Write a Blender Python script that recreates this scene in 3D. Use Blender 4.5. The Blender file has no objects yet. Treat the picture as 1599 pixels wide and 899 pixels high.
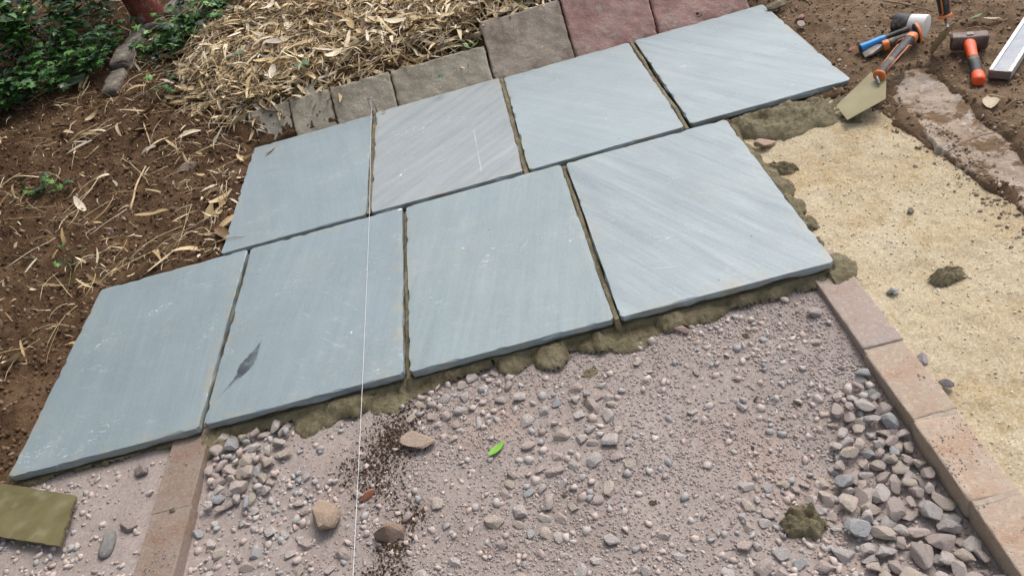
import bpy, bmesh, math, random
import numpy as np
from mathutils import Matrix, Vector

# ------------------------------------------------------------------ camera
S = 0.61                                             # paving pitch (600 mm slab + joint)
CAM = np.array([1.98224454, -4.09238913, 2.3653453]) * S
FW = np.array([-0.05570512, 0.78631767, -0.61530599]); FW /= np.linalg.norm(FW)
RT = np.array([0.96490818, -0.1159893, -0.23558159]); RT -= FW * (RT @ FW); RT /= np.linalg.norm(RT)
UP = np.cross(RT, FW)
FPX = 1198.83
scn = bpy.context.scene
col = scn.collection
cd = bpy.data.cameras.new('camera'); cam = bpy.data.objects.new('camera', cd); col.objects.link(cam)
cd.sensor_width = 36.0; cd.lens = FPX / 1599 * 36.0; cd.clip_start = 0.02; cd.clip_end = 500
cam.matrix_world = Matrix(((RT[0], UP[0], -FW[0], CAM[0]), (RT[1], UP[1], -FW[1], CAM[1]),
                           (RT[2], UP[2], -FW[2], CAM[2]), (0, 0, 0, 1)))
scn.camera = cam
# ------------------------------------------------------------------ sky, sun, exposure
SUN_EL, SUN_AZ = 56.0, 42.0                          # azimuth from +Y towards +X
w = bpy.data.worlds.new('World'); scn.world = w; w.use_nodes = True
nt = w.node_tree; bg = nt.nodes['Background']
sky = nt.nodes.new('ShaderNodeTexSky'); sky.sky_type = 'NISHITA'; sky.sun_disc = False
sky.sun_elevation = math.radians(SUN_EL); sky.sun_rotation = math.radians(SUN_AZ)
sky.air_density = 1.0; sky.dust_density = 4.0; sky.ozone_density = 1.0
hs = nt.nodes.new('ShaderNodeHueSaturation'); hs.inputs['Saturation'].default_value = 0.5
nt.links.new(sky.outputs[0], hs.inputs['Color']); nt.links.new(hs.outputs[0], bg.inputs[0])
bg.inputs[1].default_value = 0.14
sd = bpy.data.lights.new('sun', 'SUN'); sd.energy = 0.95; sd.angle = math.radians(22); sd.color = (1.0, 0.96, 0.9)
sun = bpy.data.objects.new('sun', sd); col.objects.link(sun)
az, el = math.radians(SUN_AZ), math.radians(SUN_EL)
sv = Vector((math.sin(az) * math.cos(el), math.cos(az) * math.cos(el), math.sin(el)))
sun.rotation_euler = sv.to_track_quat('Z', 'Y').to_euler(); sun.location = (3, 3, 6)
vs = scn.view_settings
vs.view_transform = 'Standard'; vs.look = 'None'; vs.gamma = 1.0; vs.use_curve_mapping = False
vs.exposure = 0.68

# ------------------------------------------------------------------ helpers
rng = np.random.default_rng(7); random.seed(7)
def ray(x, y): return RT * (x - 799.5) / FPX - UP * (y - 449.5) / FPX + FW
def P(x, y, z=0.0):
    d = ray(x, y); return CAM + d * (z - CAM[2]) / d[2]
def to_px(X, Y, Z):
    v = np.stack([np.asarray(X) - CAM[0], np.asarray(Y) - CAM[1], np.asarray(Z) - CAM[2]], -1)
    dep = v @ FW
    return 799.5 + FPX * (v @ RT) / dep, 449.5 - FPX * (v @ UP) / dep, dep
def sst(a, b, x):
    t = np.clip((np.asarray(x, float) - a) / (b - a), 0, 1); return t * t * (3 - 2 * t)
def _h(i, j, s):
    n = (i.astype(np.int64) * 374761393 + j.astype(np.int64) * 668265263 + s * 974634777) & 0x7fffffff
    n = ((n ^ (n >> 13)) * 1274126177) & 0x7fffffff
    return ((n ^ (n >> 16)) & 0xffff) / 65535.0
def vnoise(x, y, s=0):
    x = np.asarray(x, float); y = np.asarray(y, float)
    i = np.floor(x); j = np.floor(y); u = x - i; v = y - j
    u = u * u * u * (u * (u * 6 - 15) + 10); v = v * v * v * (v * (v * 6 - 15) + 10)
    a = _h(i, j, s); b = _h(i + 1, j, s); c = _h(i, j + 1, s); d = _h(i + 1, j + 1, s)
    return (a + (b - a) * u) * (1 - v) + (c + (d - c) * u) * v
def fbm(x, y, o=4, s=0, g=0.5):
    r = 0; a = 1; t = 0
    for k in range(o):
        r = r + a * (vnoise(x * 2 ** k, y * 2 ** k, s + k * 17) - 0.5); t += a; a *= g
    return r / t * 2
def sdf(poly, X, Y):
    """signed distance to a polygon, negative inside"""
    X = np.asarray(X, float); Y = np.asarray(Y, float)
    d = np.full(X.shape, 1e9); ins = np.zeros(X.shape, bool); n = len(poly)
    for k in range(n):
        ax, ay = poly[k]; bx, by = poly[(k + 1) % n]
        ex, ey = bx - ax, by - ay
        t = np.clip(((X - ax) * ex + (Y - ay) * ey) / (ex * ex + ey * ey + 1e-12), 0, 1)
        d = np.minimum(d, np.hypot(X - ax - t * ex, Y - ay - t * ey))
        if ay != by:
            ins ^= ((ay > Y) != (by > Y)) & (X < (bx - ax) * (Y - ay) / (by - ay) + ax)
    return np.where(ins, -d, d)

def mesh(name, V, Fc, smooth=False, colattr=None):
    """V (n,3); Fc (m,k) array or list of lists"""
    m = bpy.data.meshes.new(name)
    if isinstance(Fc, np.ndarray):
        V = np.ascontiguousarray(V, np.float32); nf, k = Fc.shape
        m.vertices.add(len(V)); m.vertices.foreach_set('co', V.ravel())
        m.loops.add(nf * k); m.loops.foreach_set('vertex_index', np.ascontiguousarray(Fc, np.int32).ravel())
        m.polygons.add(nf); m.polygons.foreach_set('loop_start', np.arange(0, nf * k, k, dtype=np.int32))
        m.polygons.foreach_set('loop_total', np.full(nf, k, np.int32))
        m.update(calc_edges=True)
    else:
        m.from_pydata([tuple(map(float, v)) for v in V], [], [tuple(f) for f in Fc]); m.update()
    if smooth: m.polygons.foreach_set('use_smooth', np.ones(len(m.polygons), bool))
    if colattr is not None:
        a = m.attributes.new('Col', 'FLOAT_COLOR', 'POINT')
        c = np.ones((len(m.vertices), 4), np.float32); c[:, :3] = np.asarray(colattr)[:, None]
        a.data.foreach_set('color', c.ravel())
    return m
def obj(name, me, m=None, parent=None, loc=None, rot=None, label=None, cat=None, group=None, kind=None):
    o = bpy.data.objects.new(name, me); col.objects.link(o)
    if m is not None and me is not None and not me.materials: me.materials.append(m)
    if parent is not None: o.parent = parent
    if loc is not None: o.location = [float(q) for q in loc]
    if rot is not None: o.rotation_euler = [float(q) for q in rot]
    if label: o['label'] = label
    if cat: o['category'] = cat
    if group: o['group'] = group
    if kind: o['kind'] = kind
    return o
def thing(name, label, cat, loc=(0, 0, 0), rot=(0, 0, 0), group=None):
    o = obj(name, None, loc=loc, rot=rot, label=label, cat=cat, group=group); o.empty_display_size = 0.05; return o
def gridfaces(nx, ny, keep=None):
    idx = np.arange(nx * ny).reshape(ny, nx)
    q = np.stack([idx[:-1, :-1], idx[:-1, 1:], idx[1:, 1:], idx[1:, :-1]], -1)
    if keep is not None:
        k = keep[:-1, :-1] & keep[:-1, 1:] & keep[1:, 1:] & keep[1:, :-1]; q = q[k]
    return q.reshape(-1, 4)
def hf(name, X, Y, Z, keep=None):
    ny, nx = X.shape
    F_ = gridfaces(nx, ny, keep); V = np.stack([X, Y, Z], -1).reshape(-1, 3)
    u = np.unique(F_); r = np.full(len(V), -1); r[u] = np.arange(len(u))
    return mesh(name, V[u], r[F_], smooth=True)

# ------------------------------------------------------------------ node materials
class M:
    def __init__(s, name):
        s.m = bpy.data.materials.new(name); s.m.use_nodes = True; s.t = s.m.node_tree
        s.b = s.t.nodes['Principled BSDF']; s.b.inputs['Specular IOR Level'].default_value = 0.3
        s._co = None
    def n(s, ty, **kw):
        q = s.t.nodes.new('ShaderNode' + ty)
        for k, v in kw.items(): setattr(q, k, v)
        return q
    def put(s, sock, v):
        if v is None: return
        if isinstance(v, bpy.types.NodeSocket): s.t.links.new(v, sock)
        elif isinstance(v, (tuple, list)) and len(v) == 3 and sock.type == 'RGBA': sock.default_value = (*v, 1)
        else: sock.default_value = v
    def co(s, kind='Object'):
        if s._co is None: s._co = s.n('TexCoord')
        return s._co.outputs[kind]
    def map(s, v, rot=(0, 0, 0), sc=(1, 1, 1), loc=(0, 0, 0)):
        q = s.n('Mapping'); s.put(q.inputs['Vector'], v)
        q.inputs['Rotation'].default_value = rot; q.inputs['Scale'].default_value = sc; q.inputs['Location'].default_value = loc
        return q.outputs[0]
    def noise(s, sc, det=4, ro=0.55, v=None, dist=0.0):
        q = s.n('TexNoise'); s.put(q.inputs['Vector'], v if v is not None else s.co())
        q.inputs['Scale'].default_value = sc; q.inputs['Detail'].default_value = det
        q.inputs['Roughness'].default_value = ro; q.inputs['Distortion'].default_value = dist
        return q.outputs['Fac']
    def vor(s, sc, v=None, out='Distance', feat='F1'):
        q = s.n('TexVoronoi', feature=feat); s.put(q.inputs['Vector'], v if v is not None else s.co())
        q.inputs['Scale'].default_value = sc
        return q.outputs[out]
    def ramp(s, f, stops):
        q = s.n('ValToRGB'); s.put(q.inputs[0], f); e = q.color_ramp.elements
        while len(e) < len(stops): e.new(0.5)
        for k, (p, c) in enumerate(stops):
            e[k].position = p; e[k].color = (*c, 1) if isinstance(c, tuple) else (c, c, c, 1)
        return q.outputs[0]
    def mix(s, f, a, b, mode='MIX'):
        q = s.n('Mix', data_type='RGBA', blend_type=mode)
        s.put(q.inputs[0], f); s.put(q.inputs[6], a); s.put(q.inputs[7], b); return q.outputs[2]
    def math(s, op, a, b=None, c=None):
        q = s.n('Math', operation=op); s.put(q.inputs[0], a); s.put(q.inputs[1], b)
        if c is not None: s.put(q.inputs[2], c)
        return q.outputs[0]
    def rng(s, f, a, b, c=0.0, d=1.0):
        q = s.n('MapRange', interpolation_type='SMOOTHSTEP'); s.put(q.inputs[0], f)
        for k, v in zip((1, 2, 3, 4), (a, b, c, d)): s.put(q.inputs[k], v)
        return q.outputs[0]
    def bump(s, h, st, dist=0.01, prev=None):
        q = s.n('Bump'); q.inputs['Strength'].default_value = st; q.inputs['Distance'].default_value = dist
        s.put(q.inputs['Height'], h)
        if prev is not None: s.put(q.inputs['Normal'], prev)
        return q.outputs[0]
    def out(s, colr, rough=0.85, nrm=None, spec=None, metal=None):
        s.put(s.b.inputs['Base Color'], colr); s.put(s.b.inputs['Roughness'], rough)
        if nrm is not None: s.put(s.b.inputs['Normal'], nrm)
        if spec is not None: s.b.inputs['Specular IOR Level'].default_value = spec
        if metal is not None: s.b.inputs['Metallic'].default_value = metal
        return s.m
    def rand(s):
        return s.n('ObjectInfo').outputs['Random']
    def attr(s):
        return s.n('Attribute', attribute_name='Col').outputs['Fac']

def simple(name, c, rough=0.5, spec=0.4, var=0.25, sc=60, bump=0.2, metal=None, dirt=None, dsc=18, damt=(0.52, 0.7)):
    m = M(name); a = tuple(q * (1 - var) for q in c); b = tuple(min(1, q * (1 + var)) for q in c)
    cc = m.ramp(m.noise(sc, 6), [(0.3, a), (0.7, b)])
    rr = rough
    if dirt is not None:
        f = m.rng(m.noise(dsc, 8, 0.7), damt[0], damt[1]); cc = m.mix(f, cc, dirt)
        rr = m.math('MULTIPLY_ADD', f, 0.9 - rough, rough)
    return m.out(cc, rr, m.bump(m.noise(sc * 3, 5, 0.7), bump, 0.002), spec, metal)

def ground_mats():
    R = {}
    m = M('dark_soil')
    c = m.ramp(m.noise(5, 8, 0.65), [(0.28, (0.050, 0.028, 0.016)), (0.5, (0.120, 0.068, 0.037)), (0.72, (0.215, 0.135, 0.076))])
    c = m.mix(m.rng(m.noise(70, 6, 0.7), 0.56, 0.72), c, (0.26, 0.185, 0.12))
    sep = m.n('SeparateXYZ'); m.put(sep.inputs[0], m.co())
    fx = m.rng(sep.outputs[0], 2.2, 2.75)                      # lighter, sandier subsoil at the tool end
    c2 = m.ramp(m.noise(7, 8, 0.65), [(0.28, (0.11, 0.068, 0.042)), (0.5, (0.24, 0.16, 0.098)), (0.72, (0.34, 0.245, 0.16))])
    c2 = m.mix(m.rng(m.noise(90, 6, 0.7), 0.58, 0.72), c2, (0.33, 0.26, 0.19))
    c = m.mix(fx, c, c2)
    b = m.bump(m.noise(28, 8, 0.7), 0.9, 0.03); b = m.bump(m.noise(150, 6, 0.75), 0.8, 0.006, b)
    R['soil'] = m.out(c, 0.95, b, 0.15)
    m = M('compacted_gravel_fines')
    c = m.ramp(m.noise(4, 8, 0.6), [(0.3, (0.245, 0.196, 0.170)), (0.5, (0.298, 0.246, 0.218)), (0.72, (0.35, 0.298, 0.268))])
    c = m.mix(m.rng(m.noise(2.3, 4, 0.5), 0.56, 0.7), c, (0.335, 0.245, 0.20))
    v = m.vor(190, out='Color'); c = m.mix(0.32, c, m.ramp(v, [(0.1, (0.20, 0.165, 0.155)), (0.5, (0.32, 0.27, 0.25)), (0.9, (0.48, 0.43, 0.41))]))
    b = m.bump(m.noise(40, 8, 0.7), 0.32, 0.010); b = m.bump(m.vor(170), -0.45, 0.003, b)
    R['fines'] = m.out(c, 0.95, b, 0.15)
    m = M('sharp_sand')
    c = m.ramp(m.noise(3.4, 7, 0.55), [(0.3, (0.36, 0.272, 0.16)), (0.5, (0.445, 0.362, 0.238)), (0.72, (0.50, 0.43, 0.31))])
    wet = m.math('MULTIPLY', m.rng(m.noise(5.2, 6, 0.6), 0.50, 0.66), m.rng(m.noise(35, 5, 0.6), 0.3, 0.6))
    c = m.mix(m.math('MULTIPLY', wet, 0.8), c, (0.32, 0.21, 0.085))
    v = m.vor(230, out='Color'); c = m.mix(0.32, c, m.ramp(v, [(0.06, (0.24, 0.185, 0.115)), (0.5, (0.48, 0.39, 0.25)), (0.92, (0.76, 0.70, 0.57))]))
    b = m.bump(m.noise(30, 8, 0.7), 0.6, 0.014); b = m.bump(m.vor(210), -0.6, 0.0035, b)
    R['sand'] = m.out(c, 0.95, b, 0.12)
    m = M('old_concrete')
    c = m.ramp(m.noise(8, 9, 0.68), [(0.28, (0.27, 0.19, 0.135)), (0.46, (0.42, 0.325, 0.25)), (0.7, (0.53, 0.45, 0.37))])
    c = m.mix(m.rng(m.noise(14, 7, 0.65, dist=0.6), 0.56, 0.66), c, (0.60, 0.55, 0.50))
    c = m.mix(m.rng(m.noise(11, 7, 0.7, m.map(m.co(), loc=(3, 7, 1))), 0.49, 0.57), c, (0.22, 0.145, 0.088))
    b = m.bump(m.noise(30, 9, 0.72), 0.9, 0.02); b = m.bump(m.noise(160, 5, 0.7), 0.6, 0.004, b)
    R['concrete'] = m.out(c, 0.93, b, 0.15)
    m = M('wet_mortar')
    c = m.ramp(m.noise(14, 8, 0.65), [(0.3, (0.165, 0.133, 0.070)), (0.52, (0.265, 0.222, 0.130)), (0.74, (0.36, 0.31, 0.195))])
    c = m.mix(m.rng(m.vor(260, out='Color'), 0.86, 0.95), c, (0.34, 0.28, 0.15))
    b = m.bump(m.noise(45, 9, 0.75, dist=0.5), 1.0, 0.022); b = m.bump(m.noise(260, 4, 0.7), 0.7, 0.003, b)
    R['mortar'] = m.out(c, m.ramp(m.noise(20, 4), [(0.35, 0.55), (0.65, 0.9)]), b, 0.3)
    return R
G = ground_mats()

def stone_mat(name, use_attr, stops):
    m = M(name); r = m.attr() if use_attr else m.rand()
    c = m.ramp(r, stops)
    v = m.co('Object')
    c = m.mix(m.rng(m.noise(45, 8, 0.7, v), 0.35, 0.75), c, m.mix(0.5, c, (0.50, 0.41, 0.38)))
    c = m.mix(m.math('MULTIPLY', m.rng(m.noise(20, 6, 0.6, v), 0.5, 0.7), 0.45), c, (0.30, 0.225, 0.205))
    return m.out(c, 0.88, m.bump(m.noise(130, 7, 0.7, v), 0.45, 0.005), 0.25)
ST = [(0.0, (0.33, 0.26, 0.225)), (0.22, (0.37, 0.305, 0.27)), (0.42, (0.43, 0.37, 0.33)), (0.6, (0.31, 0.285, 0.27)),
      (0.76, (0.27, 0.27, 0.265)), (0.88, (0.23, 0.24, 0.245)), (1.0, (0.44, 0.345, 0.28))]
def crumb_mat(name, stops, spec=0.12):
    m = M(name); c = m.ramp(m.attr(), stops); c = m.mix(m.math('MULTIPLY', m.rng(m.noise(120, 5, 0.7), 0.4, 0.7), 0.35), c, tuple(q * 0.75 for q in stops[len(stops) // 2][1]))
    return m.out(c, 0.95, m.bump(m.noise(320, 4, 0.7), 0.5, 0.003), spec)
MGRIT = stone_mat('crushed_stone', True, [(0, (0.255, 0.21, 0.185)), (0.3, (0.325, 0.272, 0.242)), (0.7, (0.38, 0.325, 0.293)), (0.88, (0.36, 0.34, 0.322)), (1, (0.56, 0.505, 0.46))])
MSGRIT = crumb_mat('sand_grit', [(0, (0.44, 0.35, 0.23)), (0.12, (0.58, 0.48, 0.33)), (0.5, (0.66, 0.58, 0.43)), (0.85, (0.76, 0.70, 0.57)), (1, (0.84, 0.81, 0.73))])
MCLOD = crumb_mat('soil_clod', [(0, (0.075, 0.042, 0.024)), (0.4, (0.13, 0.076, 0.044)), (0.8, (0.20, 0.125, 0.075)), (1, (0.33, 0.25, 0.175))])
def fixed_stone(name, c):
    m = M(name); a = tuple(q * 0.78 for q in c)
    cc = m.ramp(m.noise(45, 8, 0.7), [(0.3, a), (0.68, c)])
    cc = m.mix(m.math('MULTIPLY', m.rng(m.noise(28, 7, 0.7, m.map(m.co(), loc=(3, 1, 2))), 0.45, 0.65), 0.5), cc, (0.36, 0.29, 0.26))
    b = m.bump(m.noise(60, 9, 0.75), 0.8, 0.012); return m.out(cc, 0.9, m.bump(m.noise(300, 4, 0.7), 0.4, 0.002, b), 0.2)

# ------------------------------------------------------------------ terrain
PX = lambda pts, z: [tuple(P(a, b, z)[:2]) for a, b in pts]
GRAVEL_Z = -0.066
SANDPOLY = [(1.94, -0.88), (1.94, -0.1), (2.0, 0.02), (2.36, -0.02), (2.43, -0.2), (2.46, -0.4), (2.48, -0.6), (2.5, -0.85), (2.52, -1.2), (2.6, -2.6), (1.93, -2.6), (1.93, -0.9)]
CONCPOLY = [(2.485, -0.40), (2.48, -0.5), (2.49, -0.66), (2.495, -0.73), (2.51, -0.85), (2.52, -1.0), (2.56, -1.5), (2.75, -1.5), (2.70, -0.9), (2.68, -0.7),
            (2.665, -0.6), (2.68, -0.45), (2.71, -0.34), (2.71, -0.2), (2.73, -0.05), (2.72, 0.05), (2.64, 0.06), (2.56, -0.04), (2.50, -0.16), (2.48, -0.28)]
WORKS = [[(0.02, 0.02), (2.42, 0.02), (2.42, 0.955), (-0.03, 0.955)], [(-0.46, -0.9), (1.95, -0.9), (1.95, 0.03), (-0.46, 0.03)],
         [(-0.62, -2.6), (2.0, -2.6), (2.0, -0.88), (-0.49, -0.88)], SANDPOLY]
LITTER = [(-0.42, 1.55), (-0.2, 1.15), (0.0, 1.0), (0.2, 1.06), (1.2, 1.08), (1.25, 1.17), (1.7, 1.2), (1.9, 1.5), (1.4, 3.4), (-0.1, 3.3), (-0.5, 2.3)]
def Hbase(x, y):
    x = np.asarray(x, float); y = np.asarray(y, float)
    left = sst(0.02, -0.35, x)
    z = -0.012 - 0.02 * sst(-0.35, -0.75, x) * sst(0.3, -0.1, y)
    toe = 0.085 * sst(0.93, 1.12, y) * (1 - left) + 0.10 * sst(0.45, 1.45, y) * left
    tall = 0.10 * sst(0.98, 1.16, y) * sst(1.12, 1.26, x) * sst(2.75, 2.5, x)
    rise = 0.15 * np.clip(y - 1.15, 0, 3.2) * sst(3.4, 2.4, x)
    side = 0.10 * sst(-0.75, -1.9, x)
    mound = 0.05 * sst(0.05, -0.22, sdf(LITTER, x, y))
    return z + toe + tall + rise + side + mound
def Hsoil(x, y):
    z = Hbase(x, y)
    x = np.asarray(x, float); y = np.asarray(y, float)
    z = z + 0.020 * fbm(x * 3.1, y * 3.1, 3, 3) + 0.026 * fbm(x * 12, y * 12, 5, 9, 0.66)
    d = np.minimum.reduce([sdf(p, x, y) for p in WORKS])
    return z - 0.16 * sst(0.0, -0.035, d) - 0.012 * sst(0.05, 0.0, d) - 0.045 * sst(-0.012, -0.04, sdf(CONCPOLY, x, y) + 0.034 * fbm(x * 9, y * 9, 4, 91, 0.65))
def Hgrav(x, y):
    x = np.asarray(x, float); y = np.asarray(y, float)
    z = GRAVEL_Z - 0.034 * sst(-1.1, -1.6, y) * sst(1.25, 1.8, x) - 0.012 * sst(-1.0, -1.5, y)
    z = z + 0.020 * sst(0.06, -0.03, x)
    return z + 0.008 * fbm(x * 4, y * 4, 3, 21) + 0.0028 * fbm(x * 22, y * 22, 3, 31)
def Hsand(x, y):
    x = np.asarray(x, float); y = np.asarray(y, float)
    z = -0.05 + 0.016 * sst(2.0, 2.5, x) + 0.008 * sst(-0.5, 0.0, y)
    return z + 0.010 * fbm(x * 5, y * 5, 3, 41) + 0.006 * fbm(x * 24, y * 24, 4, 51, 0.6)
def T(px, py):
    z = 0.0
    for _ in range(25):
        p = P(px, py, z); z = 0.5 * z + 0.5 * float(Hbase(p[0], p[1]))
        z = min(z, 0.9)
    return P(px, py, z)

def graded(lo, hi, step, far_lo, far_hi, k=14):
    a = np.arange(lo, hi + step / 2, step)
    L = lo - (np.geomspace(step, lo - far_lo, k))[::-1]; H_ = hi + np.geomspace(step, far_hi - hi, k)
    return np.concatenate([L, a, H_])
gx = graded(-2.0, 3.5, 0.0115, -60, 60); gy = graded(-1.6, 3.6, 0.0115, -60, 60)
X, Y = np.meshgrid(gx, gy)
Z = Hsoil(X, Y)
obj('soil_ground', hf('soil_ground', X, Y, Z), G['soil'], kind='structure', label='dark brown bare soil of the garden')
gx = np.arange(-0.66, 2.02, 0.009); gy = np.arange(-2.4, -0.72, 0.009)
X, Y = np.meshgrid(gx, gy); obj('gravel_base', hf('gravel_base', X, Y, Hgrav(X, Y)), G['fines'], kind='structure', label='compacted pinkish grey gravel base')
gx = np.arange(1.90, 2.72, 0.008); gy = np.arange(-2.4, 0.06, 0.008)
X, Y = np.meshgrid(gx, gy); sdp = sdf(SANDPOLY, X, Y); skeep = (X > 1.990) | (Y > -0.915)
Zs = Hsand(X, Y) - 0.10 * sst(0.0, 0.07, sdp + 0.02 * fbm(X * 9, Y * 9, 3, 61))
obj('sand_bed', hf('sand_bed', X, Y, Zs, skeep), G['sand'], kind='structure', label='bed of pale yellow sharp sand')

# ------------------------------------------------------------------ paving slabs
def slab_mat(name, base, tint, ang, amt, scuff, warm=0.0, stain=None, sc=1.0, seed=0.0):
    m = M(name); v = m.map(m.co(), loc=(seed, seed * 0.37, 0))
    st = m.map(v, rot=(0, 0, -ang), sc=(1, 1, 1)); st = m.map(st, sc=(1.3 * sc, 15 * sc, 1))
    f1 = m.noise(1.3, 7, 0.6, st, 0.5); f2 = m.noise(4.2, 7, 0.65, st, 0.3)
    f = m.math('ADD', m.math('MULTIPLY', f1, 0.65), m.math('MULTIPLY', f2, 0.35))
    mid = m.mix(0.5, base, tint)
    c = m.ramp(f, [(0.33, tint), (0.5, (0.5 * base[0] + 0.5 * tint[0], 0.5 * base[1] + 0.5 * tint[1], 0.5 * base[2] + 0.5 * tint[2])), (0.66, base)])
    flat = tuple(0.6 * base[k] + 0.4 * tint[k] for k in range(3))
    c = m.mix(amt, flat, c)
    c = m.mix(m.math('MULTIPLY', m.rng(m.noise(3.0, 6, 0.65, v), 0.35, 0.75), 0.42), c, tuple(q * 0.74 for q in flat))
    c = m.mix(m.math('MULTIPLY', m.rng(m.noise(120, 4, 0.7, v), 0.4, 0.7), 0.22), c, tuple(min(1, q * 1.45) for q in flat))
    if warm: c = m.mix(m.math('MULTIPLY', m.rng(m.noise(2.2, 5, 0.6, st), 0.52, 0.66), warm), c, (0.40, 0.355, 0.31))
    # chalky white scuffs
    ps = m.rng(m.noise(3.1 + 0.35 * seed, 4, 0.6, m.map(v, loc=(5, 2, 0)), 0.5), 0.58, 0.70)
    fs = m.rng(m.noise(42, 7, 0.75, m.map(v, rot=(0, 0, 0.6 + 1.7 * seed), sc=(1, 2.6, 1)), 1.2), 0.56, 0.63)
    c = m.mix(m.math('MULTIPLY', m.math('MULTIPLY', ps, fs), scuff), c, (0.72, 0.76, 0.78))
    # long thin drag marks and chalk smears
    dv_ = m.map(m.map(v, rot=(0, 0, 0.9 + seed)), sc=(3.2, 70, 1)); dr = m.rng(m.noise(1.6, 3, 0.5, dv_, 0.4), 0.66, 0.74)
    dm = m.rng(m.noise(2.6, 4, 0.55, m.map(v, loc=(2, 9, 0))), 0.55, 0.68)
    c = m.mix(m.math('MULTIPLY', m.math('MULTIPLY', dr, dm), 0.55 * scuff), c, (0.62, 0.66, 0.68))
    ch = m.math('MULTIPLY', m.rng(m.noise(7, 8, 0.72, m.map(v, rot=(0, 0, seed), sc=(1, 2.4, 1), loc=(4, 4, 0)), 0.7), 0.60, 0.78), 0.35 * scuff)
    c = m.mix(ch, c, (0.55, 0.60, 0.62))
    sm = m.rng(m.noise(17, 3, 0.5, m.map(v, loc=(9, 4, 0))), 0.735, 0.765)
    c = m.mix(m.math('MULTIPLY', sm, scuff * 0.8), c, (0.70, 0.74, 0.76))
    # dusty buff film near patches
    c = m.mix(m.math('MULTIPLY', m.rng(m.noise(2.0, 6, 0.6, m.map(v, loc=(1, 8, 0))), 0.55, 0.72), 0.12), c, (0.45, 0.40, 0.32))
    sp = m.n('SeparateXYZ'); m.put(sp.inputs[0], m.co())
    ed_ = m.math('MINIMUM', m.math('SUBTRACT', 0.30, m.math('ABSOLUTE', sp.outputs[0])), m.math('SUBTRACT', 0.447, m.math('ABSOLUTE', sp.outputs[1])))
    em = m.math('MULTIPLY', m.rng(ed_, 0.055, -0.005), m.rng(m.noise(9, 8, 0.7, m.map(v, loc=(6, 3, 0))), 0.47, 0.66))
    c = m.mix(m.math('MULTIPLY', em, 0.6), c, (0.33, 0.285, 0.195))
    ft = m.math('MULTIPLY', m.rng(m.noise(4.2, 7, 0.7, m.map(v, loc=(12, 5, 0)), 0.8), 0.54, 0.66), m.rng(m.noise(38, 6, 0.75, v), 0.42, 0.62))
    c = m.mix(m.math('MULTIPLY', ft, 0.30), c, (0.42, 0.41, 0.385))
    dk = m.rng(m.noise(60, 2, 0.4, m.map(v, loc=(2, 2, 7))), 0.775, 0.80); c = m.mix(m.math('MULTIPLY', dk, 0.8), c, (0.06, 0.065, 0.06))
    rough = m.ramp(m.noise(9, 6, 0.6, v), [(0.3, 0.36), (0.7, 0.52)])
    for (ax, ay), (bx, by), wd, bowk, scol, sop, crv in (stain or []):
        L = math.hypot(bx - ax, by - ay); ux, uy = (bx - ax) / L, (by - ay) / L
        sep = m.n('SeparateXYZ'); m.put(sep.inputs[0], m.co())
        dx = m.math('SUBTRACT', sep.outputs[0], ax); dy = m.math('SUBTRACT', sep.outputs[1], ay)
        t = m.math('ADD', m.math('MULTIPLY', dx, ux / L), m.math('MULTIPLY', dy, uy / L))
        d = m.math('ADD', m.math('MULTIPLY', dx, -uy), m.math('MULTIPLY', dy, ux))
        bow = m.math('MULTIPLY', m.math('MULTIPLY', t, m.math('SUBTRACT', 1.0, t)), bowk)
        wob = m.math('MULTIPLY', m.math('SUBTRACT', m.noise(24, 6, 0.7), 0.5), 1.1 * wd)
        d = m.math('ABSOLUTE', m.math('ADD', m.math('ADD', d, bow), wob))
        wv = m.n('FloatCurve'); cu = wv.mapping.curves[0]
        for k, p in enumerate(crv):
            if k < 2: cu.points[k].location = p
            else: cu.points.new(*p)
        wv.mapping.update(); m.put(wv.inputs['Value'], t)
        wid = m.math('MULTIPLY', wv.outputs[0], wd)
        sf = m.rng(m.math('SUBTRACT', wid, d), -0.05 * wd, 0.2 * wd)
        sf = m.math('MULTIPLY', sf, m.math('MULTIPLY', m.math('GREATER_THAN', t, 0.0), m.math('LESS_THAN', t, 1.0)))
        c = m.mix(m.math('MULTIPLY', sf, m.math('MULTIPLY', m.rng(m.noise(25, 5, 0.7), 0.1, 0.6), sop)), c, scol)
    b = m.bump(m.noise(2.4, 8, 0.65, st), 0.22, 0.006); b = m.bump(m.noise(55, 7, 0.7, v), 0.2, 0.002, b)
    b = m.bump(m.noise(260, 4, 0.7, v), 0.10, 0.0008, b)
    return m.out(c, rough, b, 0.5)

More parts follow.
